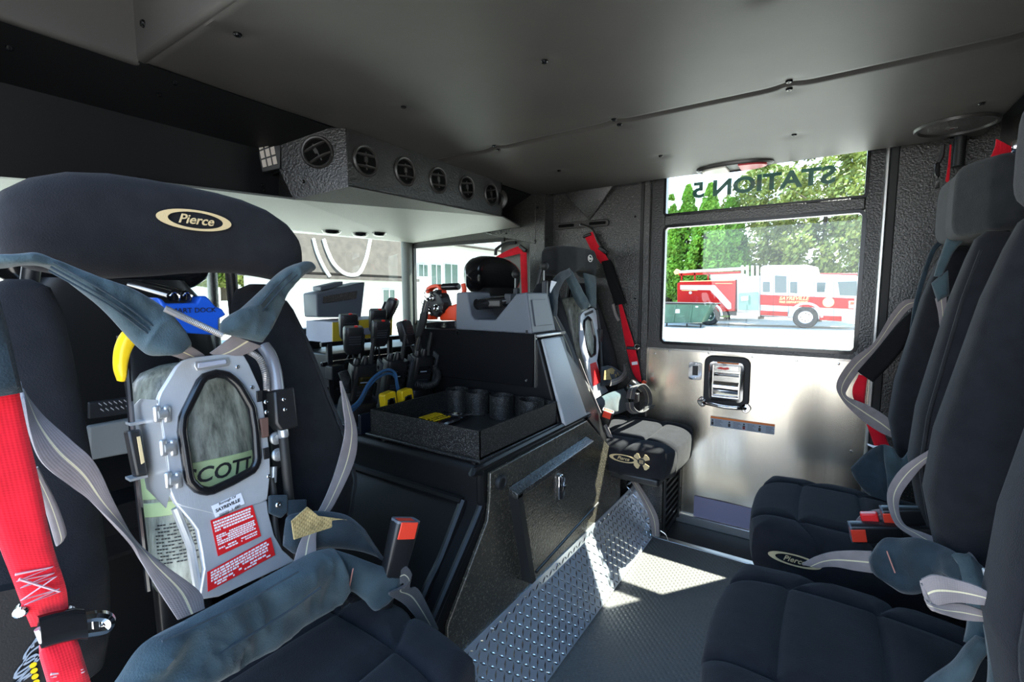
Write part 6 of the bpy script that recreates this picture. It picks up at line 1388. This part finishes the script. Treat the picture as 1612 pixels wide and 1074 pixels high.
for i, (px, y, hp, lo, w, gap, lb) in enumerate(((1200, 38, 262, 440, 3.2, .02, 'olive leafy tree behind the cab of the fire engine'), (1290, 36, 235, 440, 4.0, .08, 'large loose leafy tree rising behind the mirrored lettering'), (1368, 37, 225, 440, 3.6, .14, 'sparse leafy tree at the right edge of the door window'))):
    h = ry(px, hp, y).z - GZ; tl = ry(px, lo, y).z - GZ
    blob_tree('leafy_tree', gp(px, y), h, round_(w), 15000, .13, 'leaf_olive', lb, tl * .8, G, gap, 20 + i)
for i, (px, x, hp, w, lb) in enumerate(((262, -30, 395, 4.5, 'leafy tree seen through the windscreen left of its centre post'), (352, -28, 385, 3.2, 'tree hanging into view right of the windscreen centre post'))):
    p = rx(px, 463, x); h = rx(px, hp, x).z - GZ
    blob_tree('leafy_tree', (p.x, p.y, GZ), h, round_(w), 12000, .16, 'leaf_olive' if i else 'leaf_bright', lb, 2.2, 'trees ahead of the truck', -.05, 30 + i)
p = rx(402, 463, -34); blob_tree('conifer_tree', (p.x, p.y, GZ), rx(402, 442, -34).z - GZ, cone(.7), 3000, .12, 'leaf_bright', 'small cone shaped tree before the far white building', .2, 'trees ahead of the truck', -.5, 41)

# ---- white buildings ahead
XB = -15.0
B = empty('building', (XB, 15, GZ), 'white building with brown shingle upper band filling the windscreen and far window', 'building')
y0, y1 = rx(425, 463, XB).y, rx(845, 463, XB).y
zt = rx(560, 437, XB).z
obj('wall', MB().bx((XB - 1.6, y0, GZ), (XB, y1, zt + .3)), 'white_wall', B, smooth=0)
sh = obj('shingle_band', MB().prism([(XB + .25, y0 - .3, zt), (XB + .35, y0 - .3, zt + .12), (XB - .6, y0 - .3, zt + 3.4), (XB - 1.6, y0 - .3, zt + 3.4), (XB - 1.6, y0 - .3, zt)], (0, rx(650, 463, XB).y - y0 + .2, 0)), 'brown_shingle', B, smooth=0)
obj('fascia', MB().bx((XB + .2, y0 - .3, zt - .10), (XB + .42, rx(650, 463, XB).y, zt + .02)), 'brown_shingle', B, smooth=0)
def arc(pts, r): obj('white_arch_band', MB().tube(spline([rp(a, b, (XB + .34, 0, zt + .12), (1, 0, .29)) + V((.04, 0, 0)) for a, b in pts], 8), r, 6), 'white_wall', B)
arc(((508, 377), (514, 395), (524, 415), (540, 430), (556, 433), (566, 428), (575, 408), (580, 386), (582, 376)), .07)
arc(((492, 376), (498, 398), (508, 420), (518, 436)), .06)
# right part seen in the far front window: low brown eave, windows
w0 = rx(655, 463, XB).y
obj('eave', MB().prism([(XB + .8, w0 - .2, rx(700, 386, XB).z), (XB - 1, w0 - .2, rx(700, 372, XB).z), (XB - 1, w0 - .2, rx(700, 384, XB).z)], (0, y1 - w0, 0)), 'brown_shingle', B, smooth=0)
obj('wall', MB().bx((XB - 1.6, w0, zt), (XB - .02, y1, rx(700, 380, XB).z)), 'white_wall', B, smooth=0)
for a, b, c, d in ((657, 415, 673, 437), (677, 415, 694, 452), (698, 414, 720, 450), (601, 455, 621, 478)):
    p, q = rx(a, b, XB), rx(c, d, XB)
    wn = obj('window', MB().bx((XB - .02, p.y, q.z), (XB + .05, q.y, p.z)), 'white_wall', B, smooth=0)
    obj('pane', MB().bx((XB + .03, p.y + .04, q.z + .04), (XB + .062, q.y - .04, p.z - .04)), 'house_window', wn, smooth=0)
    obj('mullion', MB().bx((XB + .05, (p.y + q.y) / 2 - .02, q.z), (XB + .075, (p.y + q.y) / 2 + .02, p.z)), 'white_wall', wn, smooth=0)
XC = -40.0
B2 = empty('building', (XC, 8, GZ), 'distant white building beyond the parked white car', 'building')
a, b = rx(338, 463, XC), rx(424, 463, XC); zt2 = rx(380, 432, XC).z
obj('wall', MB().bx((XC - 5, a.y, GZ), (XC, b.y, zt2)), 'white_wall', B2, smooth=0)
obj('roof', MB().prism([(XC + .4, a.y - .4, zt2), (XC - 2.5, a.y - .4, zt2 + 1.3), (XC - 5.4, a.y - .4, zt2)], (0, b.y - a.y + .8, 0)), 'card_grey', B2, smooth=0)
for q in ((372, 455, 376, 464), (391, 459, 399, 463), (352, 455, 356, 464)):
    p, r_ = rx(q[0], q[1], XC), rx(q[2], q[3], XC); obj('window', MB().bx((XC, p.y, r_.z), (XC + .05, r_.y, p.z)), 'house_window', B2, smooth=0)
XK = -22.0
c = rx(377, 474, XK); c.z = GZ
CR = empty('car', c, 'white parked car seen through the windscreen beside the teal strap', 'car')
prof = [(-1.9, .35), (-1.9, .8), (-1.75, .95), (-1.0, 1.0), (-.45, 1.42), (.75, 1.42), (1.35, .98), (1.9, .9), (1.95, .4)]
body = obj('body', MB().prism([c + V((-.8, a, b)) for a, b in prof], (1.6, 0, 0)), 'car_white', CR, bevel=.08)
obj('window', MB().prism([c + V((.79, a, b)) for a, b in ((-.85, 1.02), (-.42, 1.36), (.7, 1.36), (1.15, 1.02))], (.02, 0, 0)), 'truck_window', CR)
for a in (-1.2, 1.2):
    for b in (.7, -.7): obj('wheel', MB().lathe([(.2, -.1), (.32, -.08), (.32, .08), (.2, .1)], c + V((b, a, .32)), (1, 0, 0), 18), 'tyre', CR)
